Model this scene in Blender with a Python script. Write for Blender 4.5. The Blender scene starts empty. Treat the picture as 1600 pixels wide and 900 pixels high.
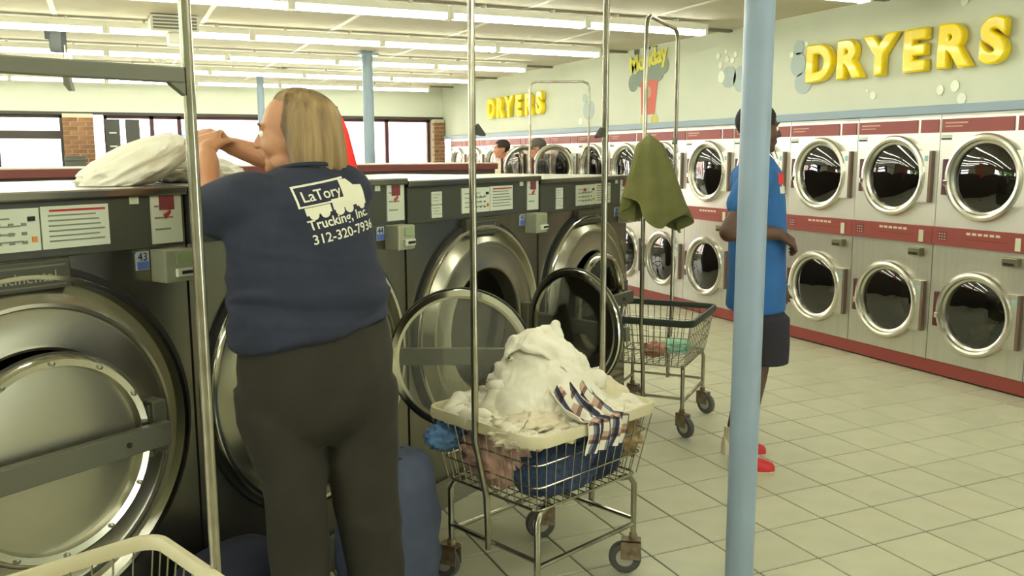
import bpy, bmesh, math, random
import numpy as np
from mathutils import Vector, Matrix, noise
from mathutils.bvhtree import BVHTree
PI = math.pi
random.seed(7)
sc = bpy.context.scene
C = sc.collection

# ------------------------------------------------------------------ camera, sky, exposure
YAW = 0.425615
cd = bpy.data.cameras.new('camera'); cam = bpy.data.objects.new('camera', cd); C.objects.link(cam)
cd.sensor_width = 36.0; cd.lens = 36.0 * 1377.7 / 1600.0; cd.clip_start = 0.05; cd.clip_end = 300
cam.matrix_world = (Matrix.Translation((0, 0, 1.6)) @ Matrix.Rotation(-YAW, 4, 'Z')
                    @ Matrix.Rotation(PI / 2 - 0.148987, 4, 'X') @ Matrix.Rotation(-0.0034816, 4, 'Z'))
sc.camera = cam
W = bpy.data.worlds.new('sky'); sc.world = W; W.use_nodes = True
bg = W.node_tree.nodes['Background']; bg.inputs[0].default_value = (0.95, 0.98, 1.0, 1); bg.inputs[1].default_value = 8.0
sc.view_settings.view_transform = 'Standard'; sc.view_settings.look = 'None'
sc.view_settings.exposure = 1.3; sc.view_settings.gamma = 1.0; sc.view_settings.use_curve_mapping = False
sc.cycles.use_denoising = True
sc.cycles.max_bounces = 10; sc.cycles.transparent_max_bounces = 16
LAMP = (0.97, 1.0, 0.87); LAMP_STRENGTH = 8.0

# ------------------------------------------------------------------ helpers
def lin(c):
    return tuple((v / 255.0 / 12.92 if v / 255.0 <= 0.04045 else ((v / 255.0 + 0.055) / 1.055) ** 2.4) for v in c)
MATS = {}
def mat(name, col, rough=0.6, metal=0.0, col2=None, scale=8.0, stretch=(1, 1, 1), bump=0.0, bscale=None, emit=None, spec=0.5, rand=0.0, detail=4.0, coat=0.0):
    if name in MATS: return MATS[name]
    m = bpy.data.materials.new(name); m.use_nodes = True
    nt = m.node_tree; b = nt.nodes['Principled BSDF']
    c1 = (*lin(col), 1)
    b.inputs['Base Color'].default_value = c1; b.inputs['Roughness'].default_value = rough
    b.inputs['Metallic'].default_value = metal; b.inputs['Specular IOR Level'].default_value = spec
    b.inputs['Coat Weight'].default_value = coat
    if col2 or bump:
        tc = nt.nodes.new('ShaderNodeTexCoord'); mp = nt.nodes.new('ShaderNodeMapping'); mp.inputs['Scale'].default_value = stretch
        nt.links.new(tc.outputs['Object'], mp.inputs[0])
        nz = nt.nodes.new('ShaderNodeTexNoise'); nz.inputs['Scale'].default_value = scale; nz.inputs['Detail'].default_value = detail
        nt.links.new(mp.outputs[0], nz.inputs[0])
        if col2:
            r = nt.nodes.new('ShaderNodeValToRGB'); r.color_ramp.elements[0].position = 0.32; r.color_ramp.elements[1].position = 0.68
            r.color_ramp.elements[0].color = c1; r.color_ramp.elements[1].color = (*lin(col2), 1)
            nt.links.new(nz.outputs['Fac'], r.inputs[0]); nt.links.new(r.outputs[0], b.inputs['Base Color'])
        if bump:
            nb = nz
            if bscale:
                nb = nt.nodes.new('ShaderNodeTexNoise'); nb.inputs['Scale'].default_value = bscale; nb.inputs['Detail'].default_value = 3
                nt.links.new(mp.outputs[0], nb.inputs[0])
            bp = nt.nodes.new('ShaderNodeBump'); bp.inputs['Strength'].default_value = bump; bp.inputs['Distance'].default_value = 0.01
            nt.links.new(nb.outputs['Fac'], bp.inputs['Height']); nt.links.new(bp.outputs[0], b.inputs['Normal'])
    if rand:
        oi = nt.nodes.new('ShaderNodeObjectInfo'); hs = nt.nodes.new('ShaderNodeHueSaturation')
        mr = nt.nodes.new('ShaderNodeMapRange'); mr.inputs[3].default_value = 1 - rand; mr.inputs[4].default_value = 1 + rand
        nt.links.new(oi.outputs['Random'], mr.inputs[0]); nt.links.new(mr.outputs[0], hs.inputs['Value'])
        src = b.inputs['Base Color'].links[0].from_socket if b.inputs['Base Color'].links else None
        if src: nt.links.new(src, hs.inputs['Color'])
        else: hs.inputs['Color'].default_value = c1
        nt.links.new(hs.outputs[0], b.inputs['Base Color'])
    if emit:
        b.inputs['Emission Color'].default_value = (*emit[0], 1); b.inputs['Emission Strength'].default_value = emit[1]
    MATS[name] = m
    return m
def glass(name, tint, gloss=0.12, rough=0.02, haze=0.0):
    if name in MATS: return MATS[name]
    m = bpy.data.materials.new(name); m.use_nodes = True; nt = m.node_tree
    nt.nodes.remove(nt.nodes['Principled BSDF']); out = nt.nodes['Material Output']
    t = nt.nodes.new('ShaderNodeBsdfTransparent'); t.inputs[0].default_value = (*tint, 1)
    g = nt.nodes.new('ShaderNodeBsdfGlossy'); g.inputs['Roughness'].default_value = rough
    fr = nt.nodes.new('ShaderNodeFresnel'); fr.inputs[0].default_value = 1.5
    ad = nt.nodes.new('ShaderNodeMath'); ad.operation = 'MULTIPLY_ADD'; ad.inputs[1].default_value = 1.0; ad.inputs[2].default_value = gloss; ad.use_clamp = True
    mx = nt.nodes.new('ShaderNodeMixShader')
    nt.links.new(fr.outputs[0], ad.inputs[0]); nt.links.new(ad.outputs[0], mx.inputs[0])
    src = t.outputs[0]
    if haze:
        df = nt.nodes.new('ShaderNodeBsdfDiffuse'); df.inputs[0].default_value = (.5, .5, .42, 1); m2 = nt.nodes.new('ShaderNodeMixShader'); m2.inputs[0].default_value = haze
        nt.links.new(t.outputs[0], m2.inputs[1]); nt.links.new(df.outputs[0], m2.inputs[2]); src = m2.outputs[0]
    nt.links.new(src, mx.inputs[1]); nt.links.new(g.outputs[0], mx.inputs[2]); nt.links.new(mx.outputs[0], out.inputs[0])
    MATS[name] = m
    return m

class G:
    """collects vertices and faces of one mesh"""
    def __init__(s): s.v = []; s.f = []
    def add(s, v, f):
        o = len(s.v); s.v += [tuple(p) for p in v]; s.f += [tuple(i + o for i in q) for q in f]; return s
    def box(s, x0, x1, y0, y1, z0, z1, b=0.0):
        if b <= 0:
            v = [(x, y, z) for z in (z0, z1) for y in (y0, y1) for x in (x0, x1)]
            return s.add(v, [(0, 2, 3, 1), (4, 5, 7, 6), (0, 1, 5, 4), (2, 6, 7, 3), (0, 4, 6, 2), (1, 3, 7, 5)])
        v = []; idx = {}
        bm = bmesh.new(); bmesh.ops.create_cube(bm, size=1)
        for p in bm.verts: p.co = Vector(((x0 + x1) / 2 + p.co.x * (x1 - x0), (y0 + y1) / 2 + p.co.y * (y1 - y0), (z0 + z1) / 2 + p.co.z * (z1 - z0)))
        bmesh.ops.bevel(bm, geom=bm.edges[:], offset=b, segments=2, affect='EDGES', profile=0.6)
        bm.verts.index_update()
        s.add([p.co for p in bm.verts], [[p.index for p in f.verts] for f in bm.faces]); bm.free(); return s
    def tube(s, pts, r, n=8, closed=False, cap=True):
        pts = [Vector(p) for p in pts]; m = len(pts); rs = r if isinstance(r, (list, tuple)) else [r] * m
        rings = []; up = None
        for i in range(m):
            if closed: t = (pts[(i + 1) % m] - pts[i - 1])
            else: t = pts[min(i + 1, m - 1)] - pts[max(i - 1, 0)]
            t.normalize()
            if up is None:
                up = Vector((0, 0, 1)) if abs(t.z) < 0.9 else Vector((1, 0, 0))
            a = t.cross(up).normalized(); up = a.cross(t).normalized()
            rings.append([pts[i] + (a * math.cos(2 * PI * k / n) + up * math.sin(2 * PI * k / n)) * rs[i] for k in range(n)])
        return s.loft(rings, closed, cap)
    def loft(s, rings, closed=False, cap=True):
        n = len(rings[0]); v = [p for r in rings for p in r]; f = []; m = len(rings)
        for i in range(m if closed else m - 1):
            j = (i + 1) % m
            for k in range(n): f.append((i * n + k, i * n + (k + 1) % n, j * n + (k + 1) % n, j * n + k))
        if cap and not closed: f.append(tuple(reversed(range(n)))); f.append(tuple((m - 1) * n + k for k in range(n)))
        return s.add(v, f)
    def lathe(s, prof, c=(0, 0, 0), axis='Y', n=48, cap=False):
        """prof: (radius, distance along axis); axis 'Y': toward -Y is positive distance"""
        rings = []
        for r, d in prof:
            ring = []
            for k in range(n):
                a = 2 * PI * k / n; p, q = r * math.cos(a), r * math.sin(a)
                ring.append((c[0] + p, c[1] - d, c[2] + q) if axis == 'Y' else (c[0] + p, c[1] + q, c[2] + d) if axis == 'Z' else (c[0] - d, c[1] - p, c[2] + q))
            rings.append(ring)
        return s.loft(rings, False, cap)
    def disc(s, r, c, n=32, axis='Y', rx=None):
        v = []
        for k in range(n):
            a = 2 * PI * k / n; p, q = (rx or r) * math.cos(a), r * math.sin(a)
            v.append((c[0] + p, c[1], c[2] + q) if axis == 'Y' else (c[0], c[1] - p, c[2] + q) if axis == 'X' else (c[0] + p, c[1] + q, c[2]))
        return s.add(v, [tuple(range(n))])
    def poly(s, pts, z0, z1):
        """prism in the XZ plane, thick along Y from z0 to z1"""
        n = len(pts); v = [(x, z0, z) for x, z in pts] + [(x, z1, z) for x, z in pts]
        return s.add(v, [tuple(range(n)), tuple(reversed(range(n, 2 * n)))] + [(k, k + n, (k + 1) % n + n, (k + 1) % n) for k in range(n)])
    def holeplate(s, x0, x1, z0, z1, y, cx, cz, r, n=64):
        """rectangle in the XZ plane with a round hole"""
        v = []; f = []
        for k in range(n):
            a = 2 * PI * k / n; dx, dz = math.cos(a), math.sin(a)
            t = min(((x1 - cx) / dx if dx > 1e-9 else (x0 - cx) / dx if dx < -1e-9 else 1e9), ((z1 - cz) / dz if dz > 1e-9 else (z0 - cz) / dz if dz < -1e-9 else 1e9))
            v.append((cx + dx * r, y, cz + dz * r)); v.append((cx + dx * t, y, cz + dz * t))
        for k in range(n):
            j = (k + 1) % n; f.append((2 * k, 2 * k + 1, 2 * j + 1, 2 * j))
        corners = [(x1, z1), (x0, z1), (x0, z0), (x1, z0)]
        for cxx, czz in corners:
            a = math.atan2(czz - cz, cxx - cx) % (2 * PI); k = int(a / (2 * PI) * n); j = (k + 1) % n
            v.append((cxx, y, czz)); f.append((2 * k + 1, len(v) - 1, 2 * j + 1))
        return s.add(v, f)
    def xf(s, M):
        s.v = [tuple(M @ Vector(p)) for p in s.v]; return s

def mesh(name, g, m, smooth=False, ang=None):
    me = bpy.data.meshes.new(name); me.from_pydata(g.v, [], g.f); me.update()
    bm = bmesh.new(); bm.from_mesh(me); bmesh.ops.recalc_face_normals(bm, faces=bm.faces[:]); bm.to_mesh(me); bm.free()
    if m: me.materials.append(m)
    if smooth:
        me.polygons.foreach_set('use_smooth', [True] * len(me.polygons))
        if ang is not None: me.set_sharp_from_angle(angle=math.radians(ang))
    return me
def link(name, data, parent=None, loc=None, rz=None):
    o = bpy.data.objects.new(name, data); C.objects.link(o)
    if parent: o.parent = parent
    if loc: o.location = loc
    if rz is not None: o.rotation_euler.z = rz
    return o
def ob(name, g, m, parent=None, smooth=False, ang=40, label=None, loc=None, rz=None):
    o = link(name, mesh(name, g, m, smooth, ang), parent, loc, rz)
    if label: o['label'] = label
    return o
def tag(o, label, cat, group=None):
    o['label'] = label; o['category'] = cat
    if group: o['group'] = group
    return o
def thing(name, label, cat, loc=(0, 0, 0), rz=0.0, group=None):
    return tag(link(name, None, None, loc, rz), label, cat, group)
def struct(name, g, m, smooth=False):
    o = ob(name, g, m, smooth=smooth); o['kind'] = 'structure'; return o
def dup(o, parent=None):
    c = o.copy(); C.objects.link(c); c.parent = parent
    for ch in list(o.children): dup(ch, c)
    return c
SC2 = bpy.data.scenes.new('workbench')
def evaluated(o):
    SC2.collection.objects.link(o); vl = SC2.view_layers[0]; vl.update(); dg = vl.depsgraph; dg.update()
    return bpy.data.meshes.new_from_object(o.evaluated_get(dg))
def text_mesh(s, size, depth=0.0, bevel=0.0, offset=0.0, res=4, align='LEFT', spacing=1.0):
    cu = bpy.data.curves.new('t', 'FONT'); cu.body = s; cu.size = size; cu.extrude = depth; cu.bevel_depth = bevel; cu.bevel_resolution = 2
    cu.offset = offset; cu.resolution_u = res; cu.align_x = align; cu.space_character = spacing
    o = bpy.data.objects.new('t', cu); me = evaluated(o)
    bpy.data.objects.remove(o); bpy.data.curves.remove(cu)
    return me
def remesh(g, voxel, iters, m, name, keep=None):
    me = mesh('tmp', g, None); o = bpy.data.objects.new('tmp', me)
    r = o.modifiers.new('r', 'REMESH'); r.mode = 'VOXEL'; r.voxel_size = voxel
    s = o.modifiers.new('s', 'SMOOTH'); s.factor = 0.5; s.iterations = iters
    out = evaluated(o); bpy.data.objects.remove(o); bpy.data.meshes.remove(me)
    out.name = name; out.materials.clear()
    if m: out.materials.append(m)
    out.polygons.foreach_set('use_smooth', [True] * len(out.polygons))
    return out
def capsule(g, a, ra, b, rb, n=12):
    a, b = Vector(a), Vector(b); t = (b - a); L = t.length; t.normalize()
    u = Vector((0, 0, 1)) if abs(t.z) < 0.9 else Vector((1, 0, 0)); p = t.cross(u).normalized(); q = p.cross(t)
    rings = []
    for k in range(1, 5): an = -PI / 2 + k * PI / 10; rings.append((a + t * ra * math.sin(an), ra * math.cos(an)))
    rings.append((a, ra)); rings.append((b, rb))
    for k in range(1, 5): an = k * PI / 10; rings.append((b + t * rb * math.sin(an), rb * math.cos(an)))
    g.loft([[c + (p * math.cos(2 * PI * j / n) + q * math.sin(2 * PI * j / n)) * r for j in range(n)] for c, r in rings]); return g
def ellipsoid(g, c, r, M=None, n=16):
    rings = []
    for i in range(1, n):
        t = PI * i / n; ring = []
        for k in range(2 * n):
            a = PI * k / n; p = Vector((r[0] * math.sin(t) * math.cos(a), r[1] * math.sin(t) * math.sin(a), r[2] * math.cos(t)))
            if M: p = M @ p
            ring.append(p + Vector(c))
        rings.append(ring)
    g.loft(rings); return g
def eloft(g, rings, ang=0.0, n=24, p=2.0):
    """rings: (cx,cy,cz,half width,half depth); ang turns the section about z; p rounds it off"""
    ca, sa = math.cos(ang), math.sin(ang); R = []
    for cx, cy, cz, a, b in rings:
        r = []
        for k in range(n):
            t = 2 * PI * k / n; c, s = math.cos(t), math.sin(t)
            x = a * math.copysign(abs(c) ** (2 / p), c); y = b * math.copysign(abs(s) ** (2 / p), s)
            r.append((cx + x * ca - y * sa, cy + x * sa + y * ca, cz))
        R.append(r)
    g.loft(R); return g
def wrinkle(me, amp, freq, seed=0.0, stretch=(1, 1, 1), ridge=True, fn=None):
    me.update(); nrm = [v.normal.copy() for v in me.vertices]; cos = [v.co.copy() for v in me.vertices]; out = []
    for co, nn in zip(cos, nrm):
        p = Vector((co.x * stretch[0], co.y * stretch[1], co.z * stretch[2])) * freq + Vector((seed, seed * 1.7, seed * 0.3))
        d = noise.noise(p + 0.6 * noise.noise_vector(p * 0.6))
        if ridge: d = (1 - 2.2 * abs(d)) * 0.6
        k = fn(co) if fn else 1.0
        out += list(co + nn * d * amp * k)
    me.vertices.foreach_set('co', out); me.update()

# ------------------------------------------------------------------ materials
WALL = mat('wall_paint', (214, 217, 198), 0.75, col2=(209, 213, 194), scale=3)
CEIL = mat('ceiling_panel_paint', (205, 198, 178), 0.9, col2=(196, 188, 168), scale=2.5, bump=0.15, bscale=90)
TBAR = mat('ceiling_bar_paint', (226, 222, 200), 0.5)
RUN = mat('ceiling_runner_grey', (128, 126, 112), 0.6)
TILE = mat('floor_tile_ceramic', (196, 194, 166), 0.33, col2=(186, 186, 160), scale=5, rand=0.035, spec=0.4)
GROUT = mat('floor_grout', (100, 96, 80), 0.9, col2=(88, 84, 70), scale=30)
BLUEP = mat('blue_column_paint', (146, 164, 180), 0.42, col2=(140, 158, 174), scale=4, bump=0.08, bscale=40)
BAND = mat('blue_grey_trim_paint', (146, 164, 178), 0.5)
STEEL = mat('stainless_brushed', (176, 174, 160), 0.32, 0.92, col2=(158, 156, 144), scale=6, stretch=(1, 1, 14))
STEELW = mat('stainless_washer', (136, 133, 120), 0.27, 0.93, col2=(130, 127, 114), scale=3, stretch=(8, 8, .6))
DISH = mat('stainless_dish', (180, 177, 160), 0.27, 0.92)
CHROME = mat('chrome', (215, 213, 200), 0.12, 1.0)
WORN = mat('worn_chrome_tube', (190, 186, 170), 0.22, 1.0, col2=(150, 144, 126), scale=9)
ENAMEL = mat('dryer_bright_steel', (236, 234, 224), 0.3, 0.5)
MAROON = mat('maroon_panel', (146, 66, 60), 0.45)
MAROOND = mat('maroon_counter_laminate', (112, 58, 56), 0.45)
PANEL = mat('washer_grey_panel', (70, 71, 60), 0.5, col2=(66, 67, 56), scale=4)
DARK = mat('dark_rubber', (26, 25, 22), 0.6)
DARKG = mat('dark_grey_metal', (74, 74, 60), 0.45, 0.3)
ARM = mat('door_arm_grey', (104, 104, 88), 0.45, 0.35)
BLACK = mat('black_plastic', (16, 16, 16), 0.5)
PAPER = mat('paper_card', (206, 212, 192), 0.7)
INK = mat('ink_grey', (128, 132, 118), 0.8)
REDINK = mat('ink_red', (176, 44, 44), 0.7)
BLUEINK = mat('ink_blue', (84, 104, 176), 0.7)
OLIVE = mat('coin_box_metal', (176, 178, 152), 0.4, 0.4)
CREAM = mat('cream_plastic_rim', (214, 206, 172), 0.45, col2=(204, 194, 156), scale=6)
GREENP = mat('dark_green_plastic_rim', (48, 56, 48), 0.4)
RUBBER = mat('grey_caster_rubber', (92, 92, 90), 0.6)
YELLOW = mat('yellow_gloss_plastic', (255, 222, 0), 0.25, coat=0.3, spec=0.5)
BRICK = mat('tan_brick', (150, 108, 72), 0.85, col2=(122, 84, 56), scale=14, rand=0.18)
MORTAR = mat('mortar', (196, 184, 158), 0.9)
FRAME = mat('dark_red_window_frame', (74, 30, 34), 0.5)
FRAMED = mat('dark_bronze_frame', (58, 54, 46), 0.5)
GLASSW = glass('window_glass', (0.97, 0.98, 0.97), 0.0)
GLASSD = glass('washer_door_glass', (0.92, 0.94, 0.86), 0.04, haze=0.22)
GLASSK = glass('dryer_door_glass', (0.30, 0.29, 0.25), 0.07)
DRUM = mat('dark_drum_metal', (70, 68, 58), 0.45, 0.7)
DRUMW = mat('washer_drum_steel', (120, 118, 104), 0.35, 0.9)
TUBE = mat('fluorescent_tube_glow', (255, 255, 240), 0.4, emit=(LAMP, LAMP_STRENGTH))
HOUS = mat('lamp_housing_white', (232, 230, 214), 0.4)

# ------------------------------------------------------------------ room shell
XW, YB, YF, XL, ZC = 5.42, 14.9, -3.2, -6.2, 2.77
floor = struct('floor', G().box(XL - .1, XW + .7, YF - .1, YB + .3, -0.12, -0.004), GROUT)
TS = 0.2989; TX0, TY0 = 3.690, 4.028
g = G(); a = TS / 2 - 0.0038
tv = [(-a, -a, -.004), (a, -a, -.004), (a, a, -.004), (-a, a, -.004), (-a + .002, -a + .002, 0), (a - .002, -a + .002, 0), (a - .002, a - .002, 0), (-a + .002, a - .002, 0)]
tf = [(4, 5, 6, 7), (0, 1, 5, 4), (1, 2, 6, 5), (2, 3, 7, 6), (3, 0, 4, 7)]
tile_me = mesh('tile', G().add(tv, tf), TILE)
RD = Vector((0.8386, 0.5448, 0)); RN = Vector((0.5448, -0.8386, 0)); P0 = Vector((0.208, 2.958, 0))   # washer row: start, run, outward normal
near = []; far = G()
cy_, sy_ = math.cos(YAW), math.sin(YAW)
for i in range(-34, 8):
    for j in range(-26, 38):
        x, y = TX0 + (i + .5) * TS, TY0 + (j + .5) * TS
        if not (XL < x < XW + .1 and YF < y < YB): continue
        dep, lat = x * sy_ + y * cy_, x * cy_ - y * sy_
        beside = (Vector((x, y, 0)) - P0).dot(RN) > -0.1 or (Vector((x, y, 0)) - P0).dot(RD) > 3.2
        if 2.9 < dep < 9.5 and -0.25 * dep < lat < 0.62 * dep and beside and x < 5.5: near.append((dep, x, y))
        else: far.add([(p[0] + x, p[1] + y, p[2]) for p in tv], tf)
near.sort()
for k, (dep, x, y) in enumerate(near):
    if k < 300: link('tile', tile_me, floor, (x, y, 0))
    else: far.add([(p[0] + x, p[1] + y, p[2]) for p in tv], tf)
tf_o = ob('tile_field', far, TILE, floor); tf_o['kind'] = 'stuff'

ceil = struct('ceiling', G().box(XL - .1, XW + .1, YF - .1, YB + .3, ZC + .02, ZC + .15), CEIL)
PXW, PYW = 1.15, 1.85; CX0, CY0 = -0.32, 6.95
pan_me = mesh('ceiling_panel', G().box(-PXW / 2 + .014, PXW / 2 - .014, -PYW / 2 + .014, PYW / 2 - .014, -0.006, .02), CEIL)
for i in range(-6, 6):
    for j in range(-6, 5):
        x, y = CX0 + (i + .5) * PXW, CY0 + (j + .5) * PYW
        if XL < x < XW and YF < y < YB - .2: link('ceiling_panel', pan_me, ceil, (x, y, ZC))
for j in range(-5, 5):
    ob('ceiling_runner', G().box(XL, XW, -.03, .03, -.03, .0), RUN, ceil, loc=(0, CY0 + j * PYW, ZC))
for i in range(-5, 6):
    ob('ceiling_bar', G().box(-.02, .02, YF, YB, -.012, .0), TBAR, ceil, loc=(CX0 + i * PXW, 0, ZC))
struct('wall_right', G().box(XW, XW + .72, YF, YB + .2, 1.886, ZC + .05), WALL)
struct('wall_service', G().box(XW + .62, XW + .74, YF, YB + .2, 0, 1.88), WALL)
struct('wall_dryer_end', G().box(XW - .02, XW + .62, 2.9, 2.99, 0, 1.88), WALL)
struct('wall_rear_unseen', G().box(XL, XW, YF - .12, YF, 0, ZC + .05), WALL)  # out of view behind the camera, added to block the sky's light
struct('trim_1', G().box(5.375, XW, YF, YB, 1.882, 1.945, .008), BAND)
# window wall at the far end
wb = G(); wb.box(XL, XW, YB, YB + .2, 2.235, ZC + .05); wb.box(-.05, XW, YB, YB + .2, 0, .55); wb.box(XL, -4.0, YB, YB + .2, .5, 2.24); wb.box(XL, -4.0, YB, YB + .2, 0, .5)
struct('wall_far', wb, WALL)
struct('trim_2', G().box(XL, XW, YB - .03, YB, 2.225, 2.27), FRAMED)
# brick pillars, brick by brick
br_me = mesh('brick', G().box(-.098, .098, -.045, .045, -.028, .028), BRICK)
brh_me = mesh('brick', G().box(-.046, .046, -.045, .045, -.028, .028), BRICK)
def brick_pillar(name, x0, nb, y, h):
    w = nb * .21
    t = struct(name, G().box(x0 + .008, x0 + w - .008, y, YB + .2, 0, h), MORTAR)
    for r in range(int(h / .066)):
        z = .033 + r * .066; xs = []
        if r % 2 == 0: xs = [(x0 + .105 + k * .21, br_me) for k in range(int(nb))]
        else: xs = [(x0 + .054, brh_me)] + [(x0 + .21 + k * .21, br_me) for k in range(int(nb) - 1)] + [(x0 + w - .054, brh_me)]
        for x, me in xs: link('brick', me, t, (x, y + .035, z))
    return t
brick_pillar('wall_brick_pillar', -.57, 2, 14.55, 2.23)
brick_pillar('wall_brick_pillar', 5.20, 1, 14.75, 2.23)
# windows of the far wall
def window(name, x0, x1, z0, z1, y, fm, mull=(), bars=()):
    f = G(); t = .05
    f.box(x0, x0 + t, y, y + .08, z0, z1); f.box(x1 - t, x1, y, y + .08, z0, z1); f.box(x0, x1, y, y + .08, z0, z0 + t); f.box(x0, x1, y, y + .08, z1 - t, z1)
    o = struct(name, f, fm)
    for m in mull: ob('mullion', G().box(m - .03, m + .03, y, y + .08, z0, z1), fm, o)
    for z in bars: ob('transom_bar', G().box(x0, x1, y - .02, y + .08, z - .06, z + .06), fm, o)
    xs = [x0 + t] + list(mull) + [x1 - t]
    for k in range(len(xs) - 1): ob('pane', G().box(xs[k], xs[k + 1], y + .035, y + .041, z0 + t, z1 - t), GLASSW, o)
    return o
window('window_1', -.02, 2.72, .55, 2.23, YB + .05, FRAME, (.66, 1.06))
window('window_2', 2.72, 5.2, .55, 2.23, YB + .05, FRAME, (3.35, 4.42))
window('window_3', -4.0, -.57, .02, 2.23, YB + .05, FRAMED, (-1.45,), (1.93,))
# wall on the other side of the room, with its own windows
wl = G(); wl.box(XL - .15, XL, YF, YB, 2.2, ZC + .05); wl.box(XL - .15, XL, YF, YB, 0, 1.0)
ys = [(YF, -1.6), (.6, 1.0), (3.2, 3.6), (5.8, 6.3), (8.5, 8.9), (11.1, YB)]
for a0, a1 in ys: wl.box(XL - .15, XL, a0, a1, 1.0, 2.2)
struct('wall_left', wl, mat('tan_wall', (150, 128, 100), 0.8))
for k in range(5):
    y0, y1 = ys[k][1], ys[k + 1][0]; f = G()
    for q0, q1 in ((y0, y0 + .05), (y1 - .05, y1), ((y0 + y1) / 2 - .025, (y0 + y1) / 2 + .025)): f.box(XL - .1, XL - .02, q0, q1, 1.0, 2.2)
    f.box(XL - .1, XL - .02, y0, y1, 1.0, 1.05); f.box(XL - .1, XL - .02, y0, y1, 2.15, 2.2)
    o = struct('window_%d' % (4 + k), f, FRAMED)
    ob('pane', G().box(XL - .063, XL - .057, y0 + .05, y1 - .05, 1.05, 2.15), GLASSW, o)
# outside
g = struct('ground_outside', G().box(-60, 60, YB + .3, 70, -.2, -.02), mat('pale_pavement', (190, 186, 176), .9, col2=(176, 172, 164), scale=.5))
g2 = struct('lawn_outside', G().box(-60, XL - .2, -30, YB + .3, -.2, -.02), mat('lawn', (104, 128, 70), .95, col2=(84, 108, 56), scale=1.5))
t = thing('storefront_building', 'pale pinkish brick storefront across the street with a blue awning', 'building', (3, 36, 0))
ob('facade', G().box(-16, 16, 0, 6, 0, 7), mat('pale_pink_brick', (226, 196, 180), .9, col2=(214, 184, 168), scale=2), t)
aw = G(); aw.add([(-1.43, -1.3, 2.4), (.34, -1.3, 2.4), (.34, 0, 2.6), (-1.43, 0, 2.6), (-1.43, -1.3, 2.12), (.34, -1.3, 2.12), (.34, 0, 2.12), (-1.43, 0, 2.12)], [(0, 1, 2, 3), (0, 4, 5, 1), (1, 5, 6, 2), (0, 3, 7, 4)])
ob('awning', aw, mat('blue_awning_canvas', (20, 96, 226), .6), t, label='blue canvas awning')
for k in range(5):
    w_ = ob('shop_window', G().box(-12 + k * 5.2, -9 + k * 5.2, -.06, 0, .7, 2.1), mat('shop_window_glass', (120, 130, 140), .1), t)
def outdoor_tree(x, y, h, seed, label):
    t = thing('leafy_tree', label, 'tree', (x, y, 0), group='trees seen through the side windows')
    ob('trunk', G().tube([(0, 0, -.05), (.05, 0, h * .3), (0, .08, h * .6)], [.18, .13, .06], 10), mat('bark', (92, 74, 54), .9), t, True)
    rnd = random.Random(seed); cr = G()
    for k in range(900):
        d = Vector((rnd.gauss(0, 1), rnd.gauss(0, 1), rnd.gauss(0, 1))).normalized() * (rnd.random() ** .4)
        c = Vector((d.x * h * .36, d.y * h * .36, h * .62 + d.z * h * .38)); u = Vector((rnd.gauss(0, 1), rnd.gauss(0, 1), rnd.gauss(0, 1))).normalized() * .16; v = u.orthogonal().normalized() * .1
        cr.add([c - u, c + v, c + u, c - v], [(0, 1, 2, 3)])
    o = ob('foliage', cr, mat('green_leaves', (94, 140, 58), .7, col2=(140, 176, 86), scale=3), t); o['kind'] = 'stuff'
for k, (x, y, h) in enumerate([(-10.5, 1.5, 3.6), (-11.5, 5.0, 4.2), (-10.2, 8.2, 3.4), (-12.5, 11.5, 4.4)]):
    outdoor_tree(x, y, h, k, ['round green tree on the lawn outside the side wall', 'tall spreading green tree outside the side windows', 'smallest green tree outside the side windows', 'green tree outside near the corner of the side wall'][k])

# ------------------------------------------------------------------ ceiling lights
FL = 1.20
hm = mesh('housing', G().box(-FL / 2 + .006, FL / 2 - .006, -.055, .055, .02, .075, .008), HOUS)
tg = G()
for s in (-.032, .032): tg.tube([(-FL / 2 + .03, s, 0), (FL / 2 - .03, s, 0)], .019, 10)
tm = mesh('tube', tg, TUBE, True)
em = mesh('end_cap', G().box(-.014, .014, -.06, .06, -.024, .07, .004), HOUS)
sm_ = mesh('hanger', G().box(-.01, .01, -.03, .03, .07, .11), HOUS)
for r in range(9):
    y = 1.05 + (r - 1) * 1.85
    rows = 'fluorescent strip lights in long rows under the ceiling'
    rowd = ['added near rear wall', 'added over near cart', 'added before blue column', 'above big DRYERS', 'between DRYERS and mural', 'above the mural', 'above far DRYERS', 'past far DRYERS', 'by the windows'][r]
    for k in range(9):
        x = 4.86 - FL * (k + .5)
        if r < 3 and k % 2 and r != 1: continue  # first rows hang out of view, added to light the room
        t = thing('strip_light', 'fluorescent strip light, %s from the dryer wall, in the row %s' % (['first', 'second', 'third', 'fourth', 'fifth', 'sixth', 'seventh', 'eighth', 'ninth'][k], rowd), 'light', (x, y, 2.66), 0, rows)
        link('housing', hm, t); link('tube', tm, t); link('end_cap', em, t, (-FL / 2 + .014, 0, 0)); link('end_cap', em, t, (FL / 2 - .014, 0, 0)); link('hanger', sm_, t, (-.3, 0, 0)); link('hanger', sm_, t, (.3, 0, 0))
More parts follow.
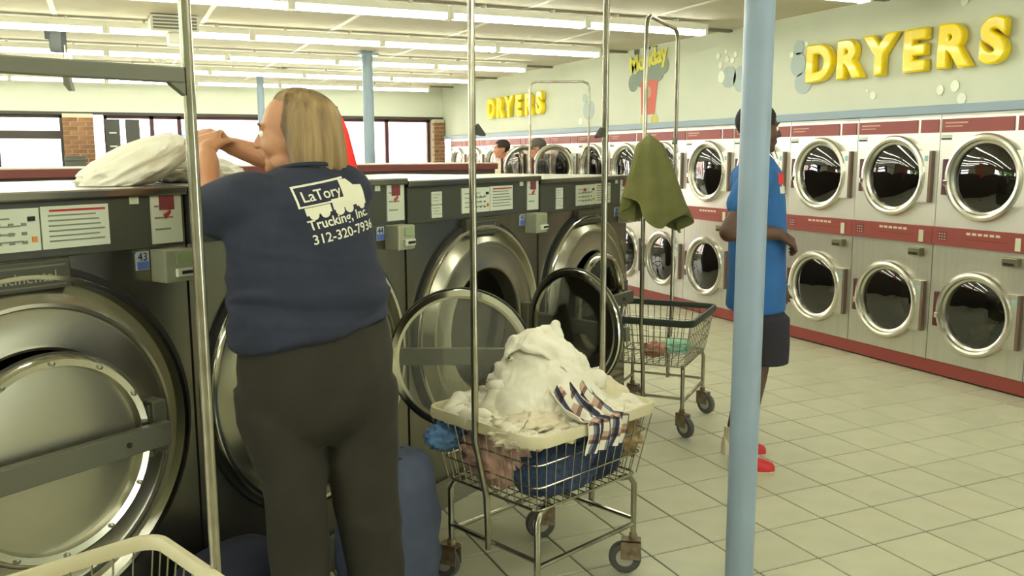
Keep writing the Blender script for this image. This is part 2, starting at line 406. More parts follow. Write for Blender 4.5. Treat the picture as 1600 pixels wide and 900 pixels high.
# ------------------------------------------------------------------ columns
def column(x, y, r, label):
    t = thing('support_column', label, 'column', (x, y, 0))
    ob('shaft', G().lathe([(r, 0), (r, ZC)], axis='Z', n=32), BLUEP, t, True)
    ob('base_plate', G().box(-r * 1.7, r * 1.7, -r * 1.7, r * 1.7, 0, .02, .003), BLUEP, t)
    ob('cap_plate', G().box(-r * 1.7, r * 1.7, -r * 1.7, r * 1.7, ZC - .05, ZC - .03), BLUEP, t)
column(1.983, 2.395, .050, 'pale blue round steel column with the man standing behind it')
column(2.74, 9.98, .062, 'pale blue round column rising behind the washers beside the woman in navy')
column(2.05, 13.2, .05, 'thin pale blue column close to the far window wall')

# ------------------------------------------------------------------ washers
WW, WT, WZ, WR = 1.083, 1.511, 0.80, 0.51
def card(parent, name, x0, x1, z0, z1, y=-.003, lines=5, red=False, seed=0):
    c = ob(name, G().box(x0, x1, y - .003, y + .003, z0, z1), PAPER, parent)
    r = random.Random(seed); p = G(); w, h = x1 - x0, z1 - z0
    for k in range(lines):
        z = z1 - h * (.22 + .72 * k / lines); e = r.uniform(.45, .85)
        p.box(x0 + w * .1, x0 + w * (.1 + e), y - .0045, y - .003, z - h * .018, z + h * .018)
    ob('print', p, INK, c)['kind'] = 'stuff'
    if red: ob('print_red', G().box(x0 + w * .12, x1 - w * .05, y - .0045, y - .003, z1 - h * .13, z1 - h * .08), REDINK, c)
    return c
def washer_face(t):
    cx = WW / 2
    g = G(); g.holeplate(.004, WW - .004, .13, 1.325, 0, cx, WZ, WR - .01)
    g.add([(.004, 0, .13), (.004, .95, .13), (.004, .95, WT - .03), (.004, 0, 1.325), (.004, 0, WT - .03)], [(0, 1, 2, 4, 3)])
    g.add([(WW - .004, 0, .13), (WW - .004, .95, .13), (WW - .004, .95, WT - .03), (WW - .004, 0, 1.325), (WW - .004, 0, WT - .03)], [(0, 3, 4, 2, 1)])
    g.add([(.004, .95, .13), (WW - .004, .95, .13), (WW - .004, .95, WT - .03), (.004, .95, WT - .03)], [(0, 1, 2, 3)])
    g.box(.0, .012, -.006, .02, .13, 1.325); g.box(.004, WW - .004, -.004, .01, 1.313, 1.327)
    ob('cabinet', g, STEELW, t)
    ob('control_panel', G().box(.008, WW - .008, -.012, .12, 1.328, WT - .028, .004), PANEL, t, label='dark grey control panel')
    ob('top_cover', G().box(.002, WW - .002, -.026, .96, WT - .028, WT, .006), STEELW, t)
    ob('plinth', G().box(0, WW, -.03, .95, 0, .13), mat('washer_plinth', (122, 120, 100), .7), t)
    g = G().lathe([(WR + .008, -.002), (WR + .006, .012), (WR - .012, .014), (WR - .014, -.01)], (cx, 0, WZ), n=72); ob('gasket_ring', g, DARK, t, True)
    g = G().lathe([(WR - .012, 0), (WR - .012, .022), (WR - .02, .034), (WR - .032, .032), (WR - .038, .014), (WR - .04, .0)], (cx, 0, WZ), n=72); ob('chrome_ring', g, CHROME, t, True)
    g = G().lathe([(WR - .038, .0), (WR - .06, .012), (.415, .05), (.405, .052), (.400, .044), (.392, .042), (.31, .046), (.296, .05), (.288, .046), (.284, .03), (.282, -.03), (.30, -.05)], (cx, 0, WZ), n=72); ob('front_dish', g, DISH, t, True, ang=25)
    g = G().lathe([(.30, -.05), (.37, -.07), (.37, -.55), (.001, -.56)], (cx, 0, WZ), n=48); ob('drum', g, DRUMW, t, True)
    p = ob('brand_plate', G().box(cx - .14, cx + .14, -.03, .005, 1.245, 1.325, .004), DARKG, t)
    me = text_mesh('continental', .042, .001, align='CENTER', spacing=1.05); me.materials.append(mat('plate_lettering', (150, 150, 132), .4, .5))
    o = link('lettering', me, p, (cx, -.0315, 1.268)); o.rotation_euler = (PI / 2, 0, 0)
    ln = G(); ln.box(cx - .125, cx + .125, -.032, -.03, 1.307, 1.312); ln.box(cx - .125, cx + .125, -.032, -.03, 1.255, 1.259); ob('trim_line', ln, ARM, p)
    c = card(t, 'control_card', .388, .612, 1.352, 1.466, -.014, 4, seed=3)
    g = G()
    for r_ in range(3):
        for q in range(4): g.box(.46 + q * .034, .474 + q * .034, -.019, -.016, 1.372 + r_ * .024, 1.38 + r_ * .024)
    ob('keypad', g, INK, c); ob('button_red', G().box(.475, .5, -.02, -.016, 1.43, 1.446), REDINK, c); ob('button_orange', G().box(.588, .602, -.02, -.016, 1.375, 1.39), mat('ink_orange', (214, 136, 60), .6), c); ob('display', G().box(.58, .6, -.02, -.016, 1.432, 1.444), DARK, c)
    card(t, 'instruction_card', .617, .815, 1.352, 1.468, -.014, 6, True, seed=5)
    for z in (1.345, 1.403): card(t, 'program_card', .165, .238, z, z + .055, -.014, 3, seed=int(z * 100))
    c = card(t, 'price_card', .955, 1.062, 1.338, 1.484, -.014, 3, seed=9)
    ob('emblem', G().box(.983, 1.035, -.0195, -.016, 1.44, 1.482), mat('ink_maroon', (124, 52, 56), .7), c); ob('emblem_tail', G().poly([(.995, 1.425), (1.022, 1.44), (1.022, 1.43), (1.005, 1.412)], -.0195, -.016), REDINK, c)
    ob('asset_sticker', G().box(.886, .916, -.016, -.012, 1.462, 1.482), PAPER, t)
    b = ob('coin_box', G().box(.952, 1.058, -.075, .0, 1.222, 1.322, .006), OLIVE, t)
    ob('coin_slot', G().box(.985, 1.05, -.086, -.074, 1.238, 1.264, .003), PAPER, b); ob('slot_gap', G().box(1.0, 1.045, -.088, -.085, 1.246, 1.256), DARK, b); ob('coin_window', G().box(.99, 1.045, -.078, -.074, 1.277, 1.31), mat('coin_box_label', (150, 168, 120), .5), b)
    ob('hinge_bracket', G().box(.858, .905, -.10, .0, .72, .88, .005), ARM, t)
def number_sticker(t, s):
    st = ob('number_sticker', G().box(.902, .946, -.005, .0, 1.262, 1.318), mat('sticker_pale_blue', (168, 180, 200), .6), t)
    ob('sticker_band', G().box(.904, .944, -.0065, -.005, 1.264, 1.288), BLUEINK, st)
    me = text_mesh(s, .034, .0005, align='CENTER'); me.materials.append(BLACK); o = link('digits', me, st, (.924, -.006, 1.291)); o.rotation_euler = (PI / 2, 0, 0)
def washer_door(t, ang, glassm):
    d = link('door', None, t, (.862, -.075, WZ - .01), ang); cx = -.30
    g = G().lathe([(.262, -.012), (.284, -.01), (.290, .004), (.288, .022), (.276, .034), (.258, .03), (.252, .012), (.25, -.008), (.262, -.012)], (cx, 0, 0), n=64); ob('door_ring', g, CHROME, d, True)
    g = G().lathe([(.29, .0), (.2935, .002), (.2935, .01), (.289, .014)], (cx, 0, 0), n=64); ob('door_gasket', g, DARKG, d, True)
    g = G().lathe([(.001, .012), (.12, .012), (.2, .01), (.252, .006)], (cx, 0, 0), n=64); ob('door_glass', g, glassm, d, True)
    bo = G()
    for k in range(12):
        a = 2 * PI * k / 12; bo.lathe([(.007, .03), (.007, .04), (.001, .042)], (cx + .268 * math.cos(a), 0, .268 * math.sin(a)), n=8)
    ob('door_bolts', bo, STEEL, d, True)['kind'] = 'stuff'
    b = ob('arm_bar', G().box(-.585, .02, -.075, -.045, -.035, .035, .004), ARM, d)
    ob('arm_screw', G().lathe([(.008, .075), (.008, .08), (.001, .082)], (-.12, 0, 0), n=10), DARK, b)
    ob('hinge_knuckle', G().lathe([(.014, -.08), (.014, .08)], (0, -.0, 0), axis='Z', n=14, cap=True), ARM, d, True)
    return d
wl_ = ['big stainless front-load washer numbered 43 with its round door shut and arm bar across', 'big stainless washer directly behind the woman, its clear round door swung open beside her hip', 'big stainless washer with dark open drum and smoky round door swung out', 'end washer of the stainless row, next to the hanging green cloth']
for k in range(4):
    o_ = P0 + RD * ((k - 1) * WW)
    t = thing('front_load_washer', wl_[k], 'washer', (o_.x, o_.y, -[0, 0, .012, .03][k]), math.radians(33.0154), 'front-load washers in the angled row')
    washer_face(t)
    number_sticker(t, str(43 + k))
    washer_door(t, [0, math.radians(122), math.radians(78), 0][k], [mat('frosted_steel_door', (170, 168, 148), .3, .8), GLASSD, GLASSD, GLASSK][k])
# ------------------------------------------------------------------ maroon counter behind the washers
A = Vector((-1.9, 6.65, 0)); B = Vector((4.0, 9.19, 0)); dB = (B - A); L = dB.length; rz = math.atan2(dB.y, dB.x)
t = thing('counter_bank', 'long dark counter with a maroon top edge running behind the washers', 'counter', A, rz)
ob('body', G().box(0, L - .03, .02, .7, 0, 1.455), mat('counter_body', (70, 60, 50), .6), t); ob('maroon_edge', G().box(0, L, 0, .75, 1.45, 1.515, .006), MAROOND, t)
ob('top_surface', G().box(.01, L - .01, .01, .74, 1.515, 1.525), mat('counter_top_cream', (220, 214, 190), .4), t)

# ------------------------------------------------------------------ dryers
DW = .763
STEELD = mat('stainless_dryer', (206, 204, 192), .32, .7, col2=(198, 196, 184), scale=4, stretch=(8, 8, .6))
# local frame: x along the wall (to the viewer's right), -y out into the room, z up
def ds(name, g, m, smooth=False, ang=35): return name, mesh(name, g, m, smooth, ang)
cab = G(); h = DW / 2 - .003
cab.holeplate(-h, h, .112, .957, 0, 0, .497, .262, 48); cab.holeplate(-h, h, 1.086, 1.745, 0, 0, 1.44, .262, 48)
cab.add([(-h, 0, .112), (-h, .6, .112), (-h, .6, 1.88), (-h, 0, 1.88)], [(0, 1, 2, 3)]); cab.add([(h, 0, .112), (h, .6, .112), (h, .6, 1.88), (h, 0, 1.88)], [(3, 2, 1, 0)])
cab_low = G(); cab_low.v = cab.v; 
low = G().holeplate(-h, h, .112, .957, 0, 0, .497, .262, 48)
low.add([(-h, 0, .112), (-h, .03, .112), (-h, .03, .957), (-h, 0, .957)], [(0, 1, 2, 3)]).add([(h, 0, .112), (h, .03, .112), (h, .03, .957), (h, 0, .957)], [(3, 2, 1, 0)])
up = G().holeplate(-h, h, 1.086, 1.88, 0, 0, 1.44, .262, 48)
up.add([(-h, 0, 1.086), (-h, .03, 1.086), (-h, .03, 1.88), (-h, 0, 1.88)], [(0, 1, 2, 3)]).add([(h, 0, 1.086), (h, .03, 1.086), (h, .03, 1.88), (h, 0, 1.88)], [(3, 2, 1, 0)]).box(-h, h, 0, .03, 1.86, 1.88)
M_low = mesh('lower_front', low, STEELD); M_up = mesh('upper_front', up, ENAMEL)
hd = G(); hd.box(-h + .01, .185, -.008, 0, 1.752, 1.845); M_h1 = mesh('header_panel', hd, MAROON)
M_h2 = mesh('header_panel', G().box(.215, h - .012, -.008, 0, 1.752, 1.845), MAROON)
pr_ = G(); pr_.box(-.34, -.16, -.0095, -.008, 1.812, 1.822); pr_.box(-.34, -.2, -.0095, -.008, 1.79, 1.797)
M_hp = mesh('print', pr_, mat('header_print', (206, 160, 140), .7))
M_lab = mesh('door_label', G().box(-.37, -.285, -.003, 0, 1.70, 1.735), PAPER); M_labb = mesh('label_band', G().box(-.37, -.285, -.004, -.003, 1.70, 1.712), mat('label_navy', (40, 44, 84), .6))
M_strip = mesh('control_strip', G().box(-h - .002, h + .002, -.02, .02, .957, 1.086, .003), MAROON)
kp = G()
for i in range(6): kp.box(-.10 + i * .045, -.068 + i * .045, -.0225, -.02, 1.045, 1.062)
M_kp = mesh('legend', kp, mat('legend_cream', (214, 196, 168), .6))
M_key = mesh('keypad', G().box(-.33, -.26, -.0225, -.02, .99, 1.055), mat('keypad_dark', (104, 52, 50), .5))
kk = G()
for i in range(3):
    for j in range(3): kk.box(-.322 + i * .022, -.31 + i * .022, -.0235, -.0225, .996 + j * .02, 1.006 + j * .02)
M_kk = mesh('key', kk, mat('key_pale', (196, 150, 136), .6))
M_slot = mesh('coin_slot_plate', G().box(.27, .31, -.026, -.02, .968, 1.055, .002), mat('slot_plate_pale', (206, 204, 178), .4))
ln = G(); ln.box(-.1, .22, -.0215, -.02, 1.012, 1.016); M_line = mesh('print_line', ln, mat('line_dark', (120, 50, 48), .6))
M_coin = mesh('coin_return', G().box(.2, .31, -.05, .0, .865, .925, .008), mat('coin_return_steel', (140, 136, 110), .35, .8)); M_coing = mesh('cup_gap', G().box(.215, .29, -.053, -.049, .872, .888), DARK)
M_kick = mesh('kick_plate', G().box(-DW / 2, DW / 2, .006, .05, .012, .112, .002), MAROON); M_kb = mesh('toe_gap', G().box(-DW / 2, DW / 2, .03, .06, 0, .014), BLACK)
M_body = mesh('cabinet_shell', G().box(-h, h, .58, .6, .1, 1.88), DRUM)
dr = G().lathe([(.262, 0), (.262, -.06), (.33, -.08), (.33, -.5), (.001, -.52)], n=40); M_drum = mesh('drum', dr, DRUM, True, 40)
rg = G().lathe([(.300, 0), (.300, .025), (.290, .042), (.272, .046), (.256, .040), (.250, .024), (.234, .016), (.230, .004)], n=56)
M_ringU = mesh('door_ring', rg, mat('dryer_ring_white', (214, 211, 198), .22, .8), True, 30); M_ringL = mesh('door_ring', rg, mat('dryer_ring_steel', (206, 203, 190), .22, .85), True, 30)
M_gl = mesh('door_glass', G().lathe([(.001, .03), (.1, .028), (.18, .02), (.232, .006)], n=48), GLASSK, True)
hp_ = G().poly([(.335, -.185), (.335, .185)] + [(.286 * math.cos(a), .286 * math.sin(a)) for a in [.703 - .1406 * k for k in range(11)]], -.03, 0)
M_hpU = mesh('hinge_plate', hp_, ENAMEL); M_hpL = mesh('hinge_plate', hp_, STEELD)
M_hb = mesh('hinge_bar', G().box(.325, .348, -.034, -.0, -.185, .185, .003), mat('hinge_bar_brown', (120, 100, 86), .5, .3))
M_st = mesh('hinge_sticker', G().box(.285, .315, -.0315, -.03, .11, .15), mat('sticker_teal', (150, 190, 190), .6))
M_hn = mesh('door_handle', G().box(-.325, -.288, -.03, 0, -.125, .125, .006), mat('handle_maroon', (88, 40, 48), .4)); M_cl = mesh('latch', G().box(-.295, -.265, -.052, -.02, -.06, -.02, .004), CHROME)
names = {0: 'stacked dryer with teal and yellow laundry in its lower drum', -1: 'stacked dryer on the near side of the one holding teal laundry'}
ordn = ['', 'first', 'second', 'third', 'fourth', 'fifth', 'sixth', 'seventh', 'eighth', 'ninth', 'tenth', 'eleventh', 'twelfth', 'thirteenth']
for k in range(-1, 14):
    y = 4.149 + k * DW
    lab = names.get(k, 'stacked dryer, %s one along the wall past the dryer with teal laundry' % ordn[k])
    t = thing('stack_dryer', lab, 'dryer', (5.403, y, 0), -PI / 2, 'stacked dryers along the right wall')
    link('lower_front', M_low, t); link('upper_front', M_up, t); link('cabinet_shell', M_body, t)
    a1 = link('header_panel', M_h1, t); link('header_panel', M_h2, t); link('print', M_hp, a1)
    a2 = link('door_label', M_lab, t); link('label_band', M_labb, a2)
    a3 = link('control_strip', M_strip, t); link('legend', M_kp, a3); b3 = link('keypad', M_key, a3); link('coin_slot_plate', M_slot, a3); link('print_line', M_line, a3); link('key', M_kk, a3)
    a4 = link('coin_return', M_coin, t); link('cup_gap', M_coing, a4)
    link('kick_plate', M_kick, t); link('toe_gap', M_kb, t)
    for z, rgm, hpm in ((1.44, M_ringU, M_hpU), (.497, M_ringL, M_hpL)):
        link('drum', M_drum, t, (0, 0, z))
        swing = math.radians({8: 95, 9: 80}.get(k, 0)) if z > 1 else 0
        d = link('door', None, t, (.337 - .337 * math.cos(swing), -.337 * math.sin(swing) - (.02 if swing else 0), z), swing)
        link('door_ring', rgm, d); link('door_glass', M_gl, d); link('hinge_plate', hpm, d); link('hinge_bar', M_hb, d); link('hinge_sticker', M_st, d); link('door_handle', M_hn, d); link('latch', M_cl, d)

# ------------------------------------------------------------------ DRYERS signs and wall decals
def letter_sign(y0, y1, z, label, n):
    t = thing('dryers_sign', label, 'sign', (XW - .002, y0, z), -PI / 2)
    x = 0; step = (y0 - y1) / 6
    for i, ch in enumerate('DRYERS'):
        me = text_mesh(ch, .375, .02, .014, .012, 6, 'CENTER'); me.materials.append(YELLOW)
        o = link('letter', me, t, ((i + .5) * step, -.035, 0)); o.rotation_euler = (PI / 2, 0, 0); o.scale = (1.02, 1, 1)
letter_sign(5.88, 3.98, 2.215, 'large glossy yellow raised DRYERS lettering, whole word in plain view', 1)
letter_sign(12.75, 10.75, 2.18, 'glossy yellow DRYERS lettering further along the wall, crossed by a thin rack pole', 2)
BUB = mat('bubble_blue_grey', (178, 192, 190), .7); BUBW = mat('bubble_white', (240, 244, 224), .7)
def bubbles(label, lst, name='bubble_decal'):
    t = thing(name, label, 'decal', (XW - .001, 0, 0), 0)
    for y, z, r, ry, m in lst: ob('bubble', G().poly([(ry * math.cos(a * PI / 12), r * math.sin(a * PI / 12)) for a in range(24)], -.004, 0), m, t, loc=(-.001 if m is BUB else -.003, y, z), rz=-PI / 2)
bubbles('grey-blue cloud of soap bubbles painted just before the big yellow D', [(6.02, 2.36, .10, .09, BUB), (5.95, 2.2, .09, .1, BUB), (6.02, 2.5, .06, .06, BUB), (6.1, 2.45, .025, .025, BUBW), (5.93, 2.52, .02, .02, BUBW)])
bubbles('grey-blue soap bubble cloud with white specks painted beside the blue column', [(6.95, 2.33, .1, .11, BUB), (6.78, 2.3, .12, .1, BUB), (7.06, 2.34, .055, .05, BUBW), (7.08, 2.45, .035, .03, BUBW), (6.98, 2.5, .03, .03, BUBW), (6.9, 2.48, .028, .03, BUBW), (7.12, 2.54, .03, .03, BUBW), (7.0, 2.57, .022, .02, BUBW), (6.86, 2.53, .025, .025, BUBW)])
bubbles('pale grey soap bubble painted beyond the far yellow sign', [(9.65, 2.15, .12, .14, BUB), (9.75, 2.3, .05, .06, BUB), (9.85, 2.02, .04, .05, BUBW)])
for nm, (y, z) in {'three small white rings of bubbles painted under the letters R and S': (4.45, 2.07), 'single white bubble painted above the letter S': (4.42, 2.64), 'pair of tiny white bubbles painted under the letter Y': (5.18, 2.05)}.items():
    l = {'t': [(y, z, .04, .035, BUBW), (y + .12, z - .02, .035, .03, BUBW), (y - .06, z - .09, .04, .035, BUBW)], 's': [(y, z, .035, .03, BUBW), (y - .03, z + .08, .018, .015, BUBW)], 'p': [(y, z, .03, .028, BUBW), (y + .06, z + .04, .014, .012, BUBW)]}[nm[0]]
    bubbles(nm, l)
# painted mural of a red laundry cart with yellow script
t = thing('wall_mural', 'painted red laundry cart heaped with grey washing under yellow script', 'mural', (XW - .002, 8.36, 2.0), -PI / 2)
ob('red_cart', G().poly([(-.1, .04), (.16, .04), (.21, .40), (-.12, .40)], -.004, 0), mat('mural_red', (214, 110, 96), .7), t)
ob('painted_wheel', G().poly([(-.06 + .06 * math.cos(a * PI / 8), -.02 + .07 * math.sin(a * PI / 8)) for a in range(16)], -.003, 0), mat('mural_yellow', (206, 200, 110), .7), t); ob('painted_wheel', G().poly([(.16 + .07 * math.cos(a * PI / 8), -.03 + .07 * math.sin(a * PI / 8)) for a in range(16)], -.003, 0), MATS['mural_yellow'], t)
for i, (x, z, r) in enumerate([(-.28, .40, .10), (-.12, .45, .11), (.06, .47, .11), (.22, .49, .11), (.32, .54, .09), (.0, .79, .07), (.14, .82, .08), (-.22, .74, .05)]):
    ob('painted_washing', G().poly([(x + r * math.cos(a * PI / 8), z + r * math.sin(a * PI / 8)) for a in range(16)], -.0025 - .0002 * i, 0), mat('mural_grey', (140, 152, 138), .7) if i < 5 else mat('mural_dark', (96, 104, 92), .7), t)
ob('painted_spot', G().poly([(.05 + .05 * math.cos(a * PI / 8), .28 + .06 * math.sin(a * PI / 8)) for a in range(16)], -.006, 0), mat('mural_spot', (206, 160, 136), .7), t)
me = text_mesh('Monday', .25, .001, 0, .008, 4, 'CENTER', .9); me.materials.append(mat('mural_script_yellow', (240, 232, 90), .7)); o = link('script', me, t, (0.02, -.008, .55)); o.rotation_euler = (PI / 2, math.radians(-7), 0)

# ------------------------------------------------------------------ laundry carts
RW, RL, BW, BL, RZ, BZ = .659, .576, .54, .465, .665, .405     # rim and floor of the basket
def rrect(a, b, z, r=.07, n=5):
    pts = []
    for cx, cy, s in ((a / 2 - r, b / 2 - r, 0), (-a / 2 + r, b / 2 - r, 1), (-a / 2 + r, -b / 2 + r, 2), (a / 2 - r, -b / 2 + r, 3)):
        for k in range(n + 1):
            an = s * PI / 2 + k * PI / 2 / n; pts.append((cx + r * math.cos(an), cy + r * math.sin(an), z))
    return pts
def per(a, b, z, u):
    """point on a rectangle outline, u in 0..4"""
    s = int(u) % 4; f = u - int(u)
    c = [(a / 2, -b / 2), (a / 2, b / 2), (-a / 2, b / 2), (-a / 2, -b / 2)]; p, q = c[s], c[(s + 1) % 4]
    return Vector((p[0] + (q[0] - p[0]) * f, p[1] + (q[1] - p[1]) * f, z))
cart_mesh = {}
def wire_geo():
    w = G(); N = 13
    for s in range(4):
        for k in range(N): w.tube([per(RW - .03, RL - .03, RZ - .01, s + k / N), per(BW, BL, BZ, s + k / N)], .0024, 5)
    for f in (.33, .66): w.tube([tuple(p) for p in rrect(BW + (RW - .03 - BW) * f, BL + (RL - .03 - BL) * f, BZ + (RZ - BZ) * f, .03, 3)], .003, 5, True)
    w.tube(rrect(BW, BL, BZ, .03, 3), .005, 6, True)
    for k in range(1, N): 
        x = -BW / 2 + BW * k / N; w.tube([(x, -BL / 2, BZ), (x, BL / 2, BZ)], .0022, 5)
    for k in range(1, 8):
        y = -BL / 2 + BL * k / 8; w.tube([(-BW / 2, y, BZ), (BW / 2, y, BZ)], .0022, 5)
    return w
WIRE = mesh('wire_basket', wire_geo(), WORN, True, 60)
rimg = G()
def rim_ring(d, z): return [Vector(p) for p in rrect(RW + d, RL + d, z, .06 + d / 2, 6)]
rimg.loft([rim_ring(.0, RZ - .016), rim_ring(.012, RZ - .018), rim_ring(.016, RZ + .004), rim_ring(.008, RZ + .02), rim_ring(-.02, RZ + .02), rim_ring(-.03, RZ + .008), rim_ring(-.03, RZ - .012), rim_ring(.0, RZ - .016)], cap=False)
LEGT = [(BW / 2 - .005, -BL / 2 + .005), (BW / 2 - .005, BL / 2 - .005), (-BW / 2 + .005, BL / 2 - .005), (-BW / 2 + .005, -BL / 2 + .005)]
caster_f = G().box(-.022, -.017, -.03, .045, .06, .135).box(.017, .022, -.03, .045, .06, .135).box(-.022, .022, -.03, .045, .13, .138).lathe([(.016, .136), (.016, .16)], axis='Z', n=12, cap=True)
M_fork = mesh('fork', caster_f, mat('rusty_fork', (126, 96, 66), .55, .6, col2=(160, 150, 130), scale=30))
M_whl = mesh('wheel', G().lathe([(.014, -.016), (.055, -.016), (.063, -.008), (.063, .008), (.055, .016), (.014, .016)], (0, 0, 0), 'X', 24, True), RUBBER, True, 40)
M_hub = mesh('hub', G().lathe([(.034, -.0175), (.034, .0175)], (0, 0, 0), 'X', 18, True), mat('hub_pale', (190, 186, 172), .4, .4))
def make_cart(label, loc, rz, rim_mat, swivel, bar=False, top=2.35, ends=(1, 1)):
    t = thing('laundry_cart', label, 'cart', loc, rz, 'wire laundry carts')
    ob('rim', rimg, rim_mat, t, True, 50); link('wire_basket', WIRE, t)
    for k, (x, y) in enumerate(LEGT):
        sx, sy = (1 if x > 0 else -1), (1 if y > 0 else -1)
        ob('leg', G().tube([(x - sx * .06, y - sy * .02, BZ - .012), (x - sx * .02, y - sy * .006, BZ - .014), (x, y, BZ - .045), (x, y, .15)], .0115, 10), WORN, t, True)
        c = link('caster', None, t, (x, y, 0), swivel[k])
        link('fork', M_fork, c); w = link('wheel', M_whl, c, (0, .03, .063)); link('hub', M_hub, c, (0, .03, .063))
    for (a, b) in ((0, 1), (1, 2), (2, 3), (3, 0)):
        (x0, y0), (x1, y1) = LEGT[a], LEGT[b]; z = .2 if a % 2 else .22
        ob('rail', G().tube([(x0, y0, z), (x1, y1, z)], .009, 8), WORN, t, True)
    for s in (-1, 1):
        x = s * (RW / 2 + .012)
        if ends[0 if s < 0 else 1]:
            p = ob('rack_pole', G().tube([(s * (BW / 2 + .012), 0, .2), (s * (BW / 2 + .02), 0, .4), (x, 0, .62), (x, 0, top - .06), (x - s * .02, 0, top - .02), (x - s * .07, 0, top)], .0125, 12), WORN, t, True)
            if not bar: ob('hook_bracket', G().poly([(x - s * .01, 1.70), (x - s * .02, 1.705), (x - s * .052, 1.672), (x - s * .05, 1.665), (x - s * .01, 1.67)], -.01, .01), DARKG, p)
    if ends[0] and ends[1]: ob('top_bar', G().tube([(-RW / 2 + .05, 0, top), (RW / 2 - .05, 0, top)], .0115, 10), WORN, t, True)
    if bar:
        bq = ob('cross_bar', G().box(-RW / 2, RW / 2, -.012, .012, 1.75, 1.782, .003), ARM, t)
        for s in (-1, 1): ob('gusset', G().poly([(s * RW / 2, 1.752), (s * (RW / 2 - .035), 1.752), (s * RW / 2, 1.725)], -.01, .01), ARM, bq)
    return t
C1 = Vector((1.425, 2.865, 0)); A1 = math.radians(19.8)
make_cart('wire laundry cart with cream rim, piled high with white sheets and jeans', C1, A1, CREAM, (.6, .9, .3, 2.2))
C2 = Vector((2.955, 4.40, 0)); A2 = math.radians(41)
make_cart('nearly empty wire laundry cart with dark green rim near the end washer', C2, A2, GREENP, (2.7, 3.0, .5, 2.6))
make_cart('wire laundry cart standing beyond the washers with an empty tall rack', (4.80, 9.24, 0), math.radians(-24), CREAM, (0, 1, 2, 3), top=2.44)
make_cart('laundry cart with cream rim and flat cross bar in front of washer 43', (-.155, 1.863, 0), math.radians(21), CREAM, (1, .2, .4, 2), True)

def blob(name, c, r, m, seed, amp=.35, freq=2.2, sub=5, rot=None, flat=None, creases=1.0):
    """crumpled cloth: a ball pushed in and out along warped ridges"""
    bm = bmesh.new(); bmesh.ops.create_icosphere(bm, subdivisions=sub, radius=1)
    off = Vector((seed * 3.1, seed * 1.3, -seed * 2.2))
    for v in bm.verts:
        p = v.co * freq + off; q = p + 1.1 * noise.noise_vector(p * .5 + off)
        q2 = Vector((q.x * 1.1 + q.z * .9, q.y * 2.6 - q.x * .7, q.z * 2.4 + q.y * .5)); q3 = Vector((q.x * 3.6 - q.z, q.y * 1.2 + q.x, q.z * 3.4))
        d = (1 - abs(noise.noise(q)) * 2.6) * .45 + .42 * (1 - min(1, abs(noise.noise(q2 + off)) * 3.4)) * creases + .22 * (1 - min(1, abs(noise.noise(q3)) * 3.4)) * creases - .25
        v.co = v.co * (1 + amp * d)
    for v in bm.verts:
        p = Vector((v.co.x * r[0], v.co.y * r[1], v.co.z * r[2]))
        if rot: p = rot @ p
        p = p + Vector(c)
        if flat is not None and p.z < flat: p.z = flat + (p.z - flat) * .04
        v.co = p
    me = bpy.data.meshes.new(name); bm.to_mesh(me); bm.free(); me.materials.append(m)
    me.polygons.foreach_set('use_smooth', [True] * len(me.polygons))
    return me
def cloth(name, label, cat, me, loc=(0, 0, 0), rz=0, group=None): return tag(link(name, me, None, loc, rz), label, cat, group)
SHEET = mat('white_sheet_cotton', (236, 232, 214), .85, col2=(224, 218, 196), scale=12, bump=.12, bscale=160)
SHEET2 = mat('ivory_sheet_cotton', (226, 216, 188), .85, col2=(212, 200, 168), scale=12, bump=.12, bscale=160)
JEANS = mat('blue_denim', (46, 62, 92), .85, col2=(62, 80, 112), scale=60, bump=.2, bscale=300)
PINK = mat('dusty_pink_cotton', (214, 176, 164), .85, col2=(196, 150, 140), scale=9)
TAN = mat('tan_cotton', (200, 176, 130), .85, col2=(150, 120, 84), scale=7)
BLUER = mat('light_blue_cotton', (112, 152, 196), .85, col2=(92, 130, 178), scale=14)
lg = 'laundry heaped in the cream-rimmed cart'
def l1(x, y, z): return (x, y, z)
def put(name, label, m, c, r, seed, amp=.3, freq=2.0, sub=5, rot=None, cr=1.0):
    cloth(name, label, 'laundry', blob(name, c, r, m, seed, amp, freq, sub, rot, BZ + .006, cr), C1, A1, lg)
put('white_sheet', 'flat speckled white sheet lying along the near rim of the cart', SHEET2, (-.14, -.12, .655), (.19, .13, .055), 6, .4, 2.2)
put('blue_jeans', 'dark blue jeans pressed against the wires at the corner of the cart', JEANS, (-.05, -.135, .5), (.20, .10, .11), 8, .2, 2.4)
put('blue_jeans', 'dark navy jeans at the bottom of the cart under the plaid cloth', mat('navy_denim', (34, 44, 70), .85, col2=(44, 56, 84), scale=60), (.12, -.14, .51), (.14, .095, .11), 9, .2, 2.2)
put('pink_shirt', 'dusty pink shirt showing through the wires near the blue rag', PINK, (-.19, .03, .535), (.105, .17, .115), 10, .28, 2.4)
put('tan_shirt', 'tan shirt bulging through the wires at the column end of the cart', TAN, (.258, -.03, .55), (.075, .2, .12), 11, .3, 2.6)
put('blue_rag', 'light blue rag poking out past the cart corner below the rim', BLUER, (-.285, .22, .575), (.075, .06, .045), 12, .6, 2.6, 4)
